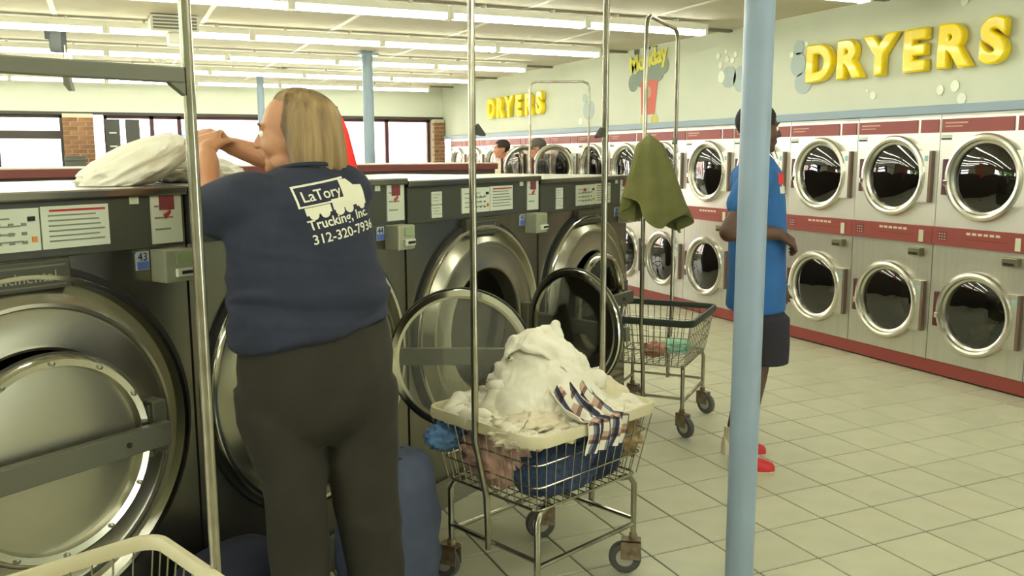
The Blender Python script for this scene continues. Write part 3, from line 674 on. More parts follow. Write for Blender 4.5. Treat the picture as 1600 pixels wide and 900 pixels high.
def drape(name, m, fn, nu=40, nv=40, thick=.004):
    bm = bmesh.new(); uvl = bm.loops.layers.uv.new('UVMap'); V = [[bm.verts.new(fn(i / nu, j / nv)) for j in range(nv + 1)] for i in range(nu + 1)]
    for i in range(nu):
        for j in range(nv):
            f = bm.faces.new((V[i][j], V[i + 1][j], V[i + 1][j + 1], V[i][j + 1])); f.smooth = True
            for l, (a, b2) in zip(f.loops, ((i, j), (i + 1, j), (i + 1, j + 1), (i, j + 1))): l[uvl].uv = (a / nu, b2 / nv)
    bmesh.ops.recalc_face_normals(bm, faces=bm.faces[:]); bm.normal_update()
    # a second layer behind the first, closed along the border
    W2 = [[bm.verts.new(V[i][j].co - V[i][j].normal * thick) for j in range(nv + 1)] for i in range(nu + 1)]
    for i in range(nu):
        for j in range(nv): bm.faces.new((W2[i][j], W2[i][j + 1], W2[i + 1][j + 1], W2[i + 1][j])).smooth = True
    rim_ = [(i, 0) for i in range(nu)] + [(nu, j) for j in range(nv)] + [(i, nv) for i in range(nu, 0, -1)] + [(0, j) for j in range(nv, 0, -1)]
    for k in range(len(rim_)):
        a_, b_3 = rim_[k], rim_[(k + 1) % len(rim_)]; bm.faces.new((V[a_[0]][a_[1]], V[b_3[0]][b_3[1]], W2[b_3[0]][b_3[1]], W2[a_[0]][a_[1]]))
    me = bpy.data.meshes.new(name); bm.to_mesh(me); bm.free(); me.materials.append(m); return me
# sheets dropped onto the heap and left to fold
def drop_sheet(n, size, ctr, turn, balls, seed, steps=90, floor_z=.655, z0=1.02, crumple=.045):
    rs = np.random.RandomState(seed); u = np.linspace(-.5, .5, n); U, Vv = np.meshgrid(u, u, indexing='ij')
    c, s_n = math.cos(turn), math.sin(turn); X, Y = U * size[0], Vv * size[1]
    P = np.stack([ctr[0] + X * c - Y * s_n, ctr[1] + X * s_n + Y * c, np.full_like(X, z0)], -1)
    for wl, am in ((.42, 1.0), (.26, .8), (.17, .6), (.11, .32)):
        for k in range(3):
            a = rs.uniform(0, PI); ph = rs.uniform(0, 6.28); w = 6.28 / wl; b = rs.uniform(0, PI); f = w * (X * math.cos(a) + Y * math.sin(a)) + ph + 1.4 * np.sin(w * .45 * (X * math.cos(b) + Y * math.sin(b)) + ph * 2)
            P[..., 2] += crumple * am * .5 * np.sin(f); P[..., 0] += crumple * am * .22 * np.cos(f) * math.cos(a); P[..., 1] += crumple * am * .22 * np.cos(f) * math.sin(a)
    sl = slice; S = []
    for a in (0, 1):
        e = (n - a) // 2 * 2; r0, r1 = sl(a, a + e, 2), sl(a + 1, a + e + 1, 2); al = sl(None)
        S += [((r0, al), (r1, al), 1.), ((al, r0), (al, r1), 1.), ((r0, sl(0, n - 1)), (r1, sl(1, n)), .5), ((r0, sl(1, n)), (r1, sl(0, n - 1)), .5)]
    for a in (0, 1, 2, 3):
        e = len(range(a, n - 2, 4)) * 4; S += [((sl(a, a + e, 4), al), (sl(a + 2, a + e + 2, 4), al), .18), ((al, sl(a, a + e, 4)), (al, sl(a + 2, a + e + 2, 4)), .18)]
    S = [(A, B, np.sqrt(((P[B] - P[A]) ** 2).sum(-1, keepdims=True)), k) for A, B, k in S]
    Q = P.copy()
    for st in range(steps):
        vel = np.clip((P - Q) * .95, -.009, .009); Q = P.copy(); P = P + vel; P[..., 2] -= .0011
        for it in range(7):
            for A, B, rest, k in S:
                d = P[B] - P[A]; L = np.sqrt((d * d).sum(-1, keepdims=True)) + 1e-9; m = d * ((L - rest) / L * .5 * k); P[A] += m; P[B] -= m
            hit = np.zeros(P.shape[:2], bool)
            for (cx, cy, cz, rx, ry, rz) in balls:
                D = (P - np.array([cx, cy, cz])) / np.array([rx, ry, rz]); L = np.sqrt((D * D).sum(-1)); m = L < 1
                if m.any(): P[m] = np.array([cx, cy, cz]) + D[m] / (L[m][:, None] + 1e-9) * np.array([rx, ry, rz]); hit |= m
            m = P[..., 2] < floor_z; P[..., 2][m] = floor_z; hit |= m
            lx, ly = RW / 2 - .02, RL / 2 - .02      # the rim holds the cloth in below its top
            m = P[..., 2] < RZ + .03
            P[..., 0] = np.where(m, np.clip(P[..., 0], -lx, lx), P[..., 0]); P[..., 1] = np.where(m, np.clip(P[..., 1], -ly, ly), P[..., 1])
        P = Q + np.clip(P - Q, -.02, .02); Q[hit] += (P[hit] - Q[hit]) * .85
    return P
def sheet_obj(label, m, P, name='white_sheet'):
    n = P.shape[0]; me = drape(name, m, lambda u, v: tuple(P[int(round(u * (n - 1))), int(round(v * (n - 1)))]), n - 1, n - 1, .004)
    o = bpy.data.objects.new('tmp', me); sb = o.modifiers.new('s', 'SUBSURF'); sb.levels = 1; m2 = evaluated(o); bpy.data.objects.remove(o); m2.name = name; wrinkle(m2, .034, 4.6, len(label) * 1.7, (1, 1.6, 1.5)); wrinkle(m2, .017, 10, len(label) * 2.3, (1.5, .8, 1.2)); wrinkle(m2, .007, 23, len(label), (.8, 1.4, 1))
    cloth(name, label, 'laundry', m2, C1, A1, lg)
H1 = [(.02, .0, .61, .27, .22, .13), (.01, .02, .70, .20, .16, .13), (.03, .05, .82, .12, .09, .08)]
def grow(k): return [(a, b, c, rx + k, ry + k, rz + k) for a, b, c, rx, ry, rz in H1]
sheet_obj('large crumpled white sheet spread over the whole laundry pile', SHEET, drop_sheet(64, (.72, .62), (.0, -.02), .15, H1, 1))
sheet_obj('white sheet bunched in folds over the middle of the laundry pile', SHEET, drop_sheet(60, (.48, .40), (.03, -.02), .8, grow(.02), 2, z0=1.05, crumple=.06))
sheet_obj('white sheet standing up as a crumpled tip on the laundry pile', SHEET, drop_sheet(46, (.27, .22), (.07, .04), .5, grow(.032) + [(.115, .05, .91, .024, .02, .075), (.0, .07, .89, .05, .04, .05)], 3, z0=1.05, crumple=.05))
sheet_obj('ivory sheet folded against the cart rim at the column side', SHEET2, drop_sheet(48, (.24, .42), (.24, .03), .1, [(.24, .02, .63, .08, .2, .13)] + H1[:1], 4, z0=.9, crumple=.055), 'ivory_sheet')
sheet_obj('white sheet sagging over the rim beside the washer doors', SHEET, drop_sheet(48, (.30, .42), (-.18, .05), .3, [(-.18, .05, .62, .11, .19, .15)] + H1[:2], 5, z0=.92, crumple=.055))
# plaid cloth draped over the rim
pm = bpy.data.materials.new('plaid_cotton'); pm.use_nodes = True; nt = pm.node_tree; b_ = nt.nodes['Principled BSDF']; b_.inputs['Roughness'].default_value = .85
tc = nt.nodes.new('ShaderNodeTexCoord'); prev = None
for ax, sc_, cols in ((0, 16, ((226, 220, 200), (120, 126, 134))), (1, 12, ((255, 255, 255), (150, 120, 118)))):
    sx = nt.nodes.new('ShaderNodeSeparateXYZ'); nt.links.new(tc.outputs['UV'], sx.inputs[0]); mu = nt.nodes.new('ShaderNodeMath'); mu.operation = 'MULTIPLY'; mu.inputs[1].default_value = sc_ * .35; nt.links.new(sx.outputs[ax], mu.inputs[0])
    fr = nt.nodes.new('ShaderNodeMath'); fr.operation = 'FRACT'; nt.links.new(mu.outputs[0], fr.inputs[0]); rp = nt.nodes.new('ShaderNodeValToRGB'); rp.color_ramp.interpolation = 'CONSTANT'
    rp.color_ramp.elements[0].color = (*lin(cols[0]), 1); rp.color_ramp.elements[1].position = .5; rp.color_ramp.elements[1].color = (*lin(cols[1]), 1); e = rp.color_ramp.elements.new(.7); e.color = (*lin((56, 58, 82)), 1) if ax == 0 else (*lin((220, 190, 180)), 1)
    nt.links.new(fr.outputs[0], rp.inputs[0])
    if prev: mx = nt.nodes.new('ShaderNodeMixRGB'); mx.blend_type = 'MULTIPLY'; mx.inputs[0].default_value = 1; nt.links.new(prev, mx.inputs[1]); nt.links.new(rp.outputs[0], mx.inputs[2]); nt.links.new(mx.outputs[0], b_.inputs['Base Color'])
    prev = rp.outputs[0]
def fpl(u, v):   # over the near rim, hanging outside and inside
    s = (v - .45) * .34; x = -.11 + u * .2 + .02 * math.sin(6 * v); f = .014 * math.sin(u * 22 + 3 * v) + .012 * noise.noise(Vector((u * 5, v * 5, 3)))
    y0 = -RL / 2 - .02
    if s < -.02: return (x + .05 * s, y0 - .008 + f * .6 + (-s) * .06 * 0, RZ + .028 + (s + .02) * .8)
    if s > .02: return (x, y0 + .03 + (s - .02) * .8, RZ + .03 + f + (s - .02) * .55)
    return (x, y0 + .01 + s, RZ + .03 + f * .4)
cloth('plaid_shirt', 'grey, navy and pink plaid shirt hanging over the cart rim', 'laundry', drape('plaid_shirt', pm, fpl), C1, A1, lg)
# things lying in the other cart
cloth('mint_cloth', 'pale mint green cloth folded in the dark-rimmed cart', 'laundry', blob('mint_cloth', (.08, -.10, BZ + .045), (.10, .09, .04), mat('mint_cotton', (160, 206, 176), .8), 21, .5, 1.6, 5, flat=BZ + .006), C2, A2)
cloth('brown_cloth', 'small brown and orange cloth lying in the dark-rimmed cart', 'laundry', blob('brown_cloth', (-.06, .0, BZ + .045), (.075, .06, .04), mat('brown_orange_cotton', (150, 112, 84), .8, col2=(206, 150, 120), scale=20), 22, .5, 1.6, 5, flat=BZ + .006), C2, A2)
# green cloth hanging on the rack pole of the dark-rimmed cart
rt = Matrix.Rotation(A2, 3, 'Z'); hp0 = C2 + rt @ Vector((-RW / 2 - .012, 0, 0))
bm = bmesh.new(); NT, NA = 40, 72; V = []
for i in range(NT + 1):
    t_ = i / NT; row = []
    for k in range(NA):
        a = 2 * PI * k / NA; w = .05 * min(1, t_ * 8) + .125 * t_ ** .9; d_ = .03 * min(1, t_ * 8) + .05 * t_ ** .6
        rid = 1 + (.08 + .34 * t_) * math.sin(a * 7 + 1.2 * t_ + .9 * math.sin(a * 2)) * .55 + .10 * t_ * noise.noise(Vector((math.cos(a) * 2, math.sin(a) * 2, t_ * 2)))
        hem = (.05 * math.cos(a - .6) + .05 * math.sin(3 * a)) * t_ ** 2
        x, y, z = w * math.cos(a) * rid + .045 * t_ , d_ * math.sin(a) * rid, 1.715 - .46 * t_ - hem + .03 * t_ * math.cos(2 * a)
        row.append(bm.verts.new((x, y, z)))
    V.append(row)
for i in range(NT):
    for k in range(NA): bm.faces.new((V[i][k], V[i][(k + 1) % NA], V[i + 1][(k + 1) % NA], V[i + 1][k])).smooth = True
bm.faces.new(V[0]); bmesh.ops.recalc_face_normals(bm, faces=bm.faces[:]); me = bpy.data.meshes.new('green_cloth'); bm.to_mesh(me); bm.free()
me.materials.append(mat('olive_green_towel', (130, 130, 78), .95, col2=(116, 116, 66), scale=10, bump=.3, bscale=220))
gc = cloth('green_towel', 'olive green cloth hanging in folds on a cart rack pole', 'towel', me, (hp0.x + .01, hp0.y - .03, 0), -YAW)
# laundry in the nearest dryer
def dlaundry(name, label, m, y, z, r, seed): cloth(name, label, 'laundry', blob(name, (0, 0, 0), r, m, seed, .3, 2, 4), (5.403 + .22, y, z))
dlaundry('teal_cloth', 'teal cloth lying in the lower dryer drum', mat('teal_cotton', (40, 150, 130), .8), 4.04, .345, (.12, .11, .09), 31)
dlaundry('yellow_cloth', 'mustard yellow cloth beside the teal cloth in the dryer drum', mat('mustard_cotton', (170, 150, 70), .8, col2=(110, 96, 60), scale=10), 4.2, .32, (.12, .10, .08), 32)
# bags on the floor
NAVY = mat('navy_canvas', (80, 88, 108), .9, col2=(70, 78, 98), scale=10, bump=.25, bscale=200)
def bag(label, c, r, seed, m, rz):
    g = G(); eloft(g, [(0, 0, .004, r[0] * .86, r[1] * .86), (0, 0, .05, r[0] * .98, r[1] * .98), (0, 0, r[2] * .5, r[0], r[1]), (.01, 0, r[2] * .85, r[0] * .92, r[1] * .9), (.02, 0, r[2] * .97, r[0] * .7, r[1] * .6), (.02, 0, r[2], r[0] * .4, r[1] * .3)], 0, 32, 3.2)
    me = remesh(g, .014, 6, m, 'laundry_bag'); wrinkle(me, .018, 5, seed, fn=lambda co: min(1, co.z * 8))
    t = thing('laundry_bag', label, 'bag', c, rz)
    link('sack', me, t)
    ob('tie_cord', G().tube([(.08 * math.cos(a / 6) + .02, .05 * math.sin(a / 6), r[2] - .01 + .01 * math.sin(a)) for a in range(0, 38)], .006, 6), mat('cord_navy', (40, 46, 70), .8), t, True)
    return t
bag('slate blue canvas laundry bag standing between the woman and the cart', (.825, 2.885, 0), (.185, .14, .56), 1, NAVY, math.radians(33))
bag('dark navy laundry bag slumped by the plinth on the far side of the woman', (.27, 2.79, 0), (.19, .13, .36), 2, mat('dark_navy_canvas', (38, 42, 58), .9, col2=(32, 36, 52), scale=10), math.radians(33))
# sheets on top of the washers
TOPZ = WT + .002
def onwasher(al, dpt): p = P0 + RD * al - RN * dpt; return (p.x, p.y, 0)
wm = blob('white_sheet', (0, 0, TOPZ + .06), (.19, .13, .07), SHEET, 44, .25, 1.1, 5, Matrix(((1, 0, 0), (0, 1, 0), (.38, 0, 1))), TOPZ, .5)
cloth('white_sheet', 'white sheet heaped on top of washer 43 under the woman\'s hands', 'laundry', wm, onwasher(-.03, .19), math.radians(33))
wm = blob('white_sheet', (0, 0, TOPZ + .035), (.17, .12, .05), SHEET, 42, .3, 1.6, 5, None, TOPZ)
cloth('white_sheet', 'flatter white cloth lying on the washer top behind the woman\'s forearm', 'laundry', wm, onwasher(.28, .30), math.radians(33))
# >>>PEOPLE
# ------------------------------------------------------------------ people
def hand(g, wrist, fwd, palm_n, side, curl=.5, L=.18, thick=.0088):
    """palm and five separate bent fingers; palm_n points out of the palm, side=+1 puts the thumb along fwd x palm_n"""
    w = Vector(wrist); f = Vector(fwd).normalized(); n = Vector(palm_n); n = (n - f * n.dot(f)).normalized(); s = f.cross(n) * side
    k = L / .18
    capsule(g, w, .026 * k, w + f * .03 * k, .026 * k)
    for q in (-.03, -.01, .01, .028): capsule(g, w + f * .02 * k + s * q * .7 * k, .016 * k, w + f * .088 * k + s * q * k, .0125 * k)
    lens = {.032: .068, .011: .078, -.011: .073, -.032: .058}
    for q, ln in lens.items():
        p = w + f * .09 * k + s * q * k; d = f.copy()
        for i, fr in enumerate((.44, .32, .24)):
            a = curl * (.55, .8, .6)[i]; d = (d * math.cos(a) + n * math.sin(a)).normalized(); e = p + d * ln * fr * k
            capsule(g, p, thick * k * (1.08 - .08 * i), e, thick * k * (1.0 - .1 * i), 10); p = e; n2 = n
            # bend keeps turning the finger towards the palm
            f_, n = d, (n - d * n.dot(d)).normalized() if abs(n.dot(d)) < .99 else n
        n = Vector(palm_n); n = (n - f * n.dot(f)).normalized()
    p = w + f * .03 * k + s * .028 * k; d = (f * .62 + s * .66 + n * .3).normalized()
    e = p + d * .042 * k; capsule(g, p, .0135 * k, e, .011 * k, 10); d = (f * .85 + s * .2 + n * .45 * (1 + curl)).normalized(); e2 = e + d * .034 * k; capsule(g, e, .011 * k, e2, .0085 * k, 10)
def head_geo(g, c, face, sc_=1.0, neck=None):
    """head with brow, nose, lips, chin and ears; face: unit vector the face looks along"""
    f = Vector(face).normalized(); s = Vector((0, 0, 1)).cross(f).normalized(); u = f.cross(s); M = Matrix((f, s, u)).transposed(); c = Vector(c)
    def P(x, y, z): return c + M @ (Vector((x, y, z)) * sc_)
    def E(x, y, z, a, b, h): ellipsoid(g, P(x, y, z), (a * sc_, b * sc_, h * sc_), M, 12)
    E(-.012, 0, .035, .096, .077, .088); E(.022, 0, -.012, .072, .066, .090); E(.05, 0, -.072, .038, .042, .034); E(.07, 0, -.088, .022, .026, .018)
    for q in (-1, 1): E(.045, q * .034, -.025, .038, .028, .034); E(-.012, q * .074, -.01, .018, .008, .03); E(.02, q * .045, -.07, .04, .018, .026)
    E(.074, 0, .03, .018, .05, .014)
    capsule(g, P(.084, 0, .022), .0095 * sc_, P(.108, 0, -.018), .013 * sc_); E(.098, .011, -.023, .011, .009, .008); E(.098, -.011, -.023, .011, .009, .008)
    E(.087, 0, -.048, .013, .024, .007); E(.085, 0, -.058, .013, .02, .0075)
    if neck: capsule(g, P(-.02, 0, -.06), .052 * sc_, neck, .058 * sc_)
    return P, M
def eyes(parent, P, sc_, iris=(60, 42, 30)):
    for q in (-1, 1):
        g = G(); ellipsoid(g, P(.077, q * .032, .008), (.0115 * sc_,) * 3, None, 8); e = ob('eye', g, mat('eye_white', (232, 226, 214), .3), parent, True)
        g = G(); ellipsoid(g, P(.0865, q * .0325, .008), (.0045 * sc_,) * 3, None, 6); ob('iris', g, mat('eye_iris', iris, .2), e, True)
        g = G().tube([P(.086, q * .014, .030), P(.088, q * .032, .037), P(.076, q * .052, .030)], [.003 * sc_, .0042 * sc_, .002 * sc_], 6); ob('eyebrow', g, mat('brow_brown', (84, 60, 40), .8), parent, True)
def foot_geo(g, heel, toe, w=.045, h=.08):
    heel, toe = Vector(heel), Vector(toe); d = (toe - heel); L = d.length; d.normalize(); s = Vector((-d.y, d.x, 0)); R = []
    for t_, hw, hh in ((-.02, .6, .7), (.02, .85, 1.0), (.2, .82, 1.05), (.4, .85, .85), (.65, 1.05, .62), (.85, .95, .48), (.97, .6, .36), (1.0, .35, .25)):
        c = heel + d * L * t_; R.append([c + s * w * hw * x + Vector((0, 0, h * hh * z)) for x, z in ((-1, .0), (-1, .35), (-.8, .75), (-.35, 1), (.35, 1), (.8, .75), (1, .35), (1, .0))])
    g.loft(R); return g

# ---- the woman in the navy T-shirt; local x to the right, y away from the camera
SKIN = mat('skin_tan', (196, 142, 102), .5, col2=(184, 126, 88), scale=6)
wl2 = Vector((.517, 2.565, 0))
RV = Vector((.82, .57, 0)); FV = Vector((-.57, .82, 0)); TA = math.atan2(.57, .82)
HC = (-.050, .075, 1.660); HF = Vector((-.995, .06, -.06))
g = G()
PH, MH = head_geo(g, HC, HF, 1.04, (0.0, .04, 1.52))
eloft(g, [(0, .0, .92, .14, .11), (.0, 0, .99, .18, .14), (-.02, 0, 1.26, .17, .135), (-.03, 0, 1.43, .155, .105), (-.02, .01, 1.50, .10, .065), (0, .03, 1.57, .06, .055)], TA)
for q in ((-.15, -.09, 1.47), (.10, .095, 1.475)): capsule(g, q, .05, (q[0] * .4, q[1] * .4 + .01, 1.46), .06)
capsule(g, (-.15, -.09, 1.47), .055, (-.285, -.005, 1.435), .052); capsule(g, (-.285, -.005, 1.435), .051, (-.338, .165, 1.595), .032)
capsule(g, (.10, .095, 1.475), .05, (-.115, .27, 1.572), .047); capsule(g, (-.115, .27, 1.572), .047, (-.30, .295, 1.632), .030)
hand(g, (-.342, .18, 1.609), (-.12, .55, .45), (.2, .5, -.75), -1, .75, .175); hand(g, (-.312, .296, 1.636), (-.9, .1, .42), (.1, .25, -.9), 1, .75, .175)
for pts in ([(-.085, -.06, .88, .085), (-.055, -.05, .5, .06), (-.045, -.05, .10, .045)], [(.10, .06, .88, .085), (.13, .05, .5, .06), (.165, .05, .10, .045)]):
    for a_, b_2 in zip(pts, pts[1:]): capsule(g, a_[:3], a_[3], b_2[:3], b_2[3])
for x, y in ((-.045, -.05), (.165, .05)): foot_geo(g, (x + .03, y - .05, .012), (x - .10, y + .13, .012), .036, .07)
woman = link('person', remesh(g, .0055, 3, SKIN, 'person'), None, wl2, -YAW)
tag(woman, 'woman in a navy printed T-shirt and dark trousers, reaching over the washers with both hands', 'person')
eyes(woman, PH, 1.04)
TEE = mat('navy_tee_cotton', (45, 49, 65), .9, col2=(39, 43, 58), scale=9, bump=.1, bscale=240)
g = G()
eloft(g, [(.005, 0, 1.075, .228, .185), (.003, 0, 1.16, .226, .186), (-.012, 0, 1.28, .216, .180), (-.02, 0, 1.38, .214, .170), (-.025, .0, 1.47, .205, .140), (-.02, .005, 1.525, .165, .105), (-.012, .018, 1.555, .10, .08), (-.006, .03, 1.572, .073, .068)], TA, 40)
capsule(g, (-.135, -.085, 1.47), .090, (-.235, -.04, 1.450), .084, 20); capsule(g, (.085, .085, 1.485), .088, (-.02, .2, 1.515), .076, 20)
me = remesh(g, .009, 10, TEE, 'tee_shirt')
for v in me.vertices:     # slanting hem, higher on the right hip
    k = max(0, 1 - (v.co.z - 1.06) / .2); v.co.z += k * (.02 + .17 * v.co.x)
wrinkle(me, .030, 4.5, 3, (.5, .5, 2.4), True, lambda co: min(1, max(.25, (1.42 - co.z) * 4)) * (1.2 if co.x < -.05 else .8)); wrinkle(me, .010, 11, 8, (.6, .6, 2.0), True, lambda co: min(1, max(.4, (1.42 - co.z) * 4)))
shirt = link('tee_shirt', me, woman)
ob('collar', G().tube([Vector((-.006, .03, 1.567)) + RV * .075 * math.cos(a * PI / 14) + FV * .07 * math.sin(a * PI / 14) + Vector((0, 0, -.012 * math.sin(a * PI / 14))) for a in range(28)], .0065, 8, True), TEE, shirt, True)
# print on the back of the shirt, laid onto the cloth
shb = bmesh.new(); shb.from_mesh(me); bvh = BVHTree.FromBMesh(shb); shb.free()
PRINT = mat('shirt_print_white', (224, 222, 196), .8)
tilt = math.radians(9)
def on_back(name, mesh_in, du, dv, off=.002, parent=shirt):
    bm = bmesh.new(); bm.from_mesh(mesh_in); bmesh.ops.triangulate(bm, faces=bm.faces[:])
    for _ in range(3):
        es = [e for e in bm.edges if e.calc_length() > .014]
        if not es: break
        bmesh.ops.subdivide_edges(bm, edges=es, cuts=1); bmesh.ops.triangulate(bm, faces=bm.faces[:])
    o0 = Vector((.078, -.19, 1.40)); ca, sa = math.cos(tilt), math.sin(tilt)
    for v in bm.verts:
        u, w = (v.co.x + du) * .86 + .095, (v.co.y + dv) * .8 + .03; u, w = u * ca - w * sa, u * sa + w * ca
        p = o0 + RV * u + Vector((0, 0, w)) - FV * .5; hit = bvh.ray_cast(p, FV)
        v.co = (hit[0] if hit[0] else p + FV * .5) - FV * off
    m2 = bpy.data.meshes.new(name); bm.to_mesh(m2); bm.free(); m2.materials.clear(); m2.materials.append(PRINT); o = link(name, m2, parent); return o
def flatmesh(polys):
    me_ = bpy.data.meshes.new('f'); v = []; f = []
    for p in polys: f.append(tuple(range(len(v), len(v) + len(p)))); v += [(x, y, 0) for x, y in p]
    me_.from_pydata(v, [], f); return me_
def rect(x0, y0, x1, y1): return [(x0, y0), (x1, y0), (x1, y1), (x0, y1)]
def circ(x, y, r): return [(x + r * math.cos(a * PI / 8), y + r * math.sin(a * PI / 8)) for a in range(16)]
on_back('print_name', text_mesh('Trucking, Inc.', .045, 0, 0, .0009, 3), -.125, -.035)
on_back('print_number', text_mesh('312-320-7936', .0455, 0, 0, .0006, 3), -.125, -.084)
on_back('print_trailer_name', text_mesh('LaTory', .05, 0, 0, .0006, 3), -.118, .058)
tr = [rect(-.138, .04, -.131, .115), rect(-.131, .108, .06, .115), rect(-.131, .040, .02, .046), rect(-.12, .012, -.03, .038), rect(-.022, .014, .11, .05), [(.03, .05), (.125, .05), (.12, .075), (.09, .08), (.07, .105), (.035, .108)], rect(.075, .006, .125, .05)]
on_back('print_truck', flatmesh(tr), 0, 0)
on_back('print_truck_wheels', flatmesh([circ(-.095, .012, .017), circ(-.055, .012, .017), circ(.0, .01, .018), circ(.04, .01, .018), circ(.1, .008, .016)]), 0, 0, .0026)['kind'] = 'stuff'
TRO = mat('dark_trouser_cloth', (50, 46, 36), .95, col2=(42, 39, 30), scale=7, bump=.12, bscale=200)
g = G()
eloft(g, [(.012, 0, .76, .10, .08), (.010, 0, .84, .19, .15), (.010, 0, .93, .225, .178), (.010, 0, 1.02, .226, .182), (.005, 0, 1.12, .215, .175)], TA, 40)
for q in ([(-.095, -.06, .93, .125, .12), (-.088, -.058, .82, .115, .115), (-.058, -.05, .63, .092, .092), (-.05, -.05, .35, .08, .082), (-.045, -.05, .045, .084, .086)], [(.110, .06, .93, .125, .12), (.115, .058, .82, .12, .118), (.128, .05, .63, .104, .10), (.158, .05, .35, .084, .086), (.165, .05, .045, .088, .09)]): eloft(g, q, 0, 28)
me = remesh(g, .010, 16, TRO, 'trousers'); wrinkle(me, .014, 5, 9, (.9, .9, 1.0)); link('trousers', me, woman)
for x, y in ((-.045, -.05), (.165, .05)):
    g = G(); foot_geo(g, (x + .035, y - .055, .0), (x - .115, y + .145, .0), .046, .085); ob('shoe', g, mat('black_shoe_leather', (28, 26, 24), .5), woman, True, 50)
# blond bob: strands fall from the crown, opening at the face
HAIRM = mat('streaked_blond_hair', (176, 148, 100), .5, col2=(100, 74, 44), scale=5, stretch=(5, 5, .5), bump=.5, bscale=30)
f_ = Vector((HF.x, HF.y, 0)).normalized(); s_ = Vector((0, 0, 1)).cross(f_); hc = Vector(HC) - f_ * .014 + Vector((0, 0, .030))
def sstep(x, a, b): x = min(1, max(0, (x - a) / (b - a))); return x * x * (3 - 2 * x)
R = []; NT, NA = 34, 180
for i in range(NT + 1):
    t_ = i / NT; row = []
    for k in range(NA):
        a = 2 * PI * k / NA - PI                                   # 0 = over the face, PI = nape
        back = .5 - .5 * math.cos(a); w = sstep(abs(a), 1.22, 1.72)
        th = math.radians(52 + 38 * w); Lv = .135 * w * (1 + .06 * back); tot = th * .11 + Lv; d = (.02 + .98 * t_) * tot
        rid = 1 + .028 * math.sin(a * 27 + 2.2 * math.sin(a * 6) + t_ * 1.5) * min(1, t_ * 2.5) + .05 * noise.noise(Vector((math.cos(a) * 3.5, math.sin(a) * 3.5, t_ * 1.2)))
        if d <= th * .11 + 1e-6: q = d / .11; rad = math.sin(q); z = .105 * math.cos(q)
        else:
            u = (d - th * .11) / max(Lv, 1e-4); rad = 1 + .10 * math.sin(u * 2.2) * (.4 + .6 * back) - .10 * max(0, u - .8) / .2; z = -(d - th * .11)
        rad *= 1 - .16 * (1 - w) * max(0, t_ - .55) / .45
        rx = (.102 if abs(a) < PI / 2 else .102 + .024 * back) * rad; ry = .098 * rad
        z += .010 * noise.noise(Vector((a * 7, 3, 0))) * t_ * w
        row.append(hc + f_ * (rx * math.cos(a) * rid) + s_ * (ry * math.sin(a) * rid) + Vector((0, 0, z * 1.04)))
    R.append(row)
hg = G(); hg.loft(R, cap=False); hg.f.append(tuple(range(NA))); ob('hair', hg, HAIRM, woman, True, 80)

# ---- the man behind the blue column, facing the dryers (local +x)
SK2 = mat('skin_dark_brown', (94, 62, 44), .5, col2=(80, 52, 38), scale=6)
mroot = Vector((2.957, 3.551, 0)); g = G()
PM, MM = head_geo(g, (.0, .0, 1.722), (1, .12, -.05), 1.04, (-.015, 0, 1.56))
eloft(g, [(.03, 0, .78, .08, .12), (.02, 0, .95, .095, .14), (.02, 0, 1.15, .10, .145), (.01, 0, 1.38, .10, .155), (.0, 0, 1.51, .07, .12), (-.005, 0, 1.59, .05, .07)], 0)
capsule(g, (-.05, -.19, 1.47), .055, (-.19, -.255, 1.235), .048); capsule(g, (-.19, -.255, 1.235), .048, (.055, -.215, 1.225), .033); hand(g, (.066, -.213, 1.222), (.8, .2, -.5), (-.3, .5, -.75), 1, .95, .18)
capsule(g, (.0, .20, 1.49), .06, (.06, .255, 1.20), .045); capsule(g, (.06, .255, 1.20), .044, (.185, .22, .985), .03); hand(g, (.19, .218, .972), (.25, -.05, -.95), (.3, -.9, 0), 1, .5, .19)
legs = ([(.04, -.09, .80, .075), (.0, -.11, .48, .060), (-.062, -.12, .11, .042)], [(.05, .09, .80, .075), (.04, .12, .48, .060), (-.03, .15, .11, .042)])
for pts in legs:
    for a_, b_2 in zip(pts, pts[1:]): capsule(g, a_[:3], a_[3], b_2[:3], b_2[3])
    x, y = pts[-1][:2]; foot_geo(g, (x - .04, y, .015), (x + .17, y - .01, .015), .036, .07)
man = link('person', remesh(g, .0065, 3, SK2, 'person'), None, mroot, -YAW)
tag(man, 'man in a bright blue T-shirt and dark shorts standing behind the blue column', 'person'); eyes(man, PM, 1.04)
BT = mat('bright_blue_tee', (44, 102, 164), .85, col2=(39, 94, 154), scale=6); g = G()
eloft(g, [(.02, 0, .82, .142, .195), (.02, 0, 1.0, .138, .192), (.015, 0, 1.2, .135, .19), (.01, 0, 1.38, .130, .195), (.005, 0, 1.51, .115, .175), (-.002, 0, 1.57, .08, .11), (-.005, 0, 1.595, .066, .075)], 0, 36)
capsule(g, (-.035, -.165, 1.49), .085, (-.125, -.215, 1.365), .072, 18); capsule(g, (.0, .19, 1.475), .083, (.035, .24, 1.33), .082, 18)
me = remesh(g, .011, 8, BT, 'tee_shirt'); wrinkle(me, .009, 6, 14, (1, 1, .6)); ts = link('tee_shirt', me, man)
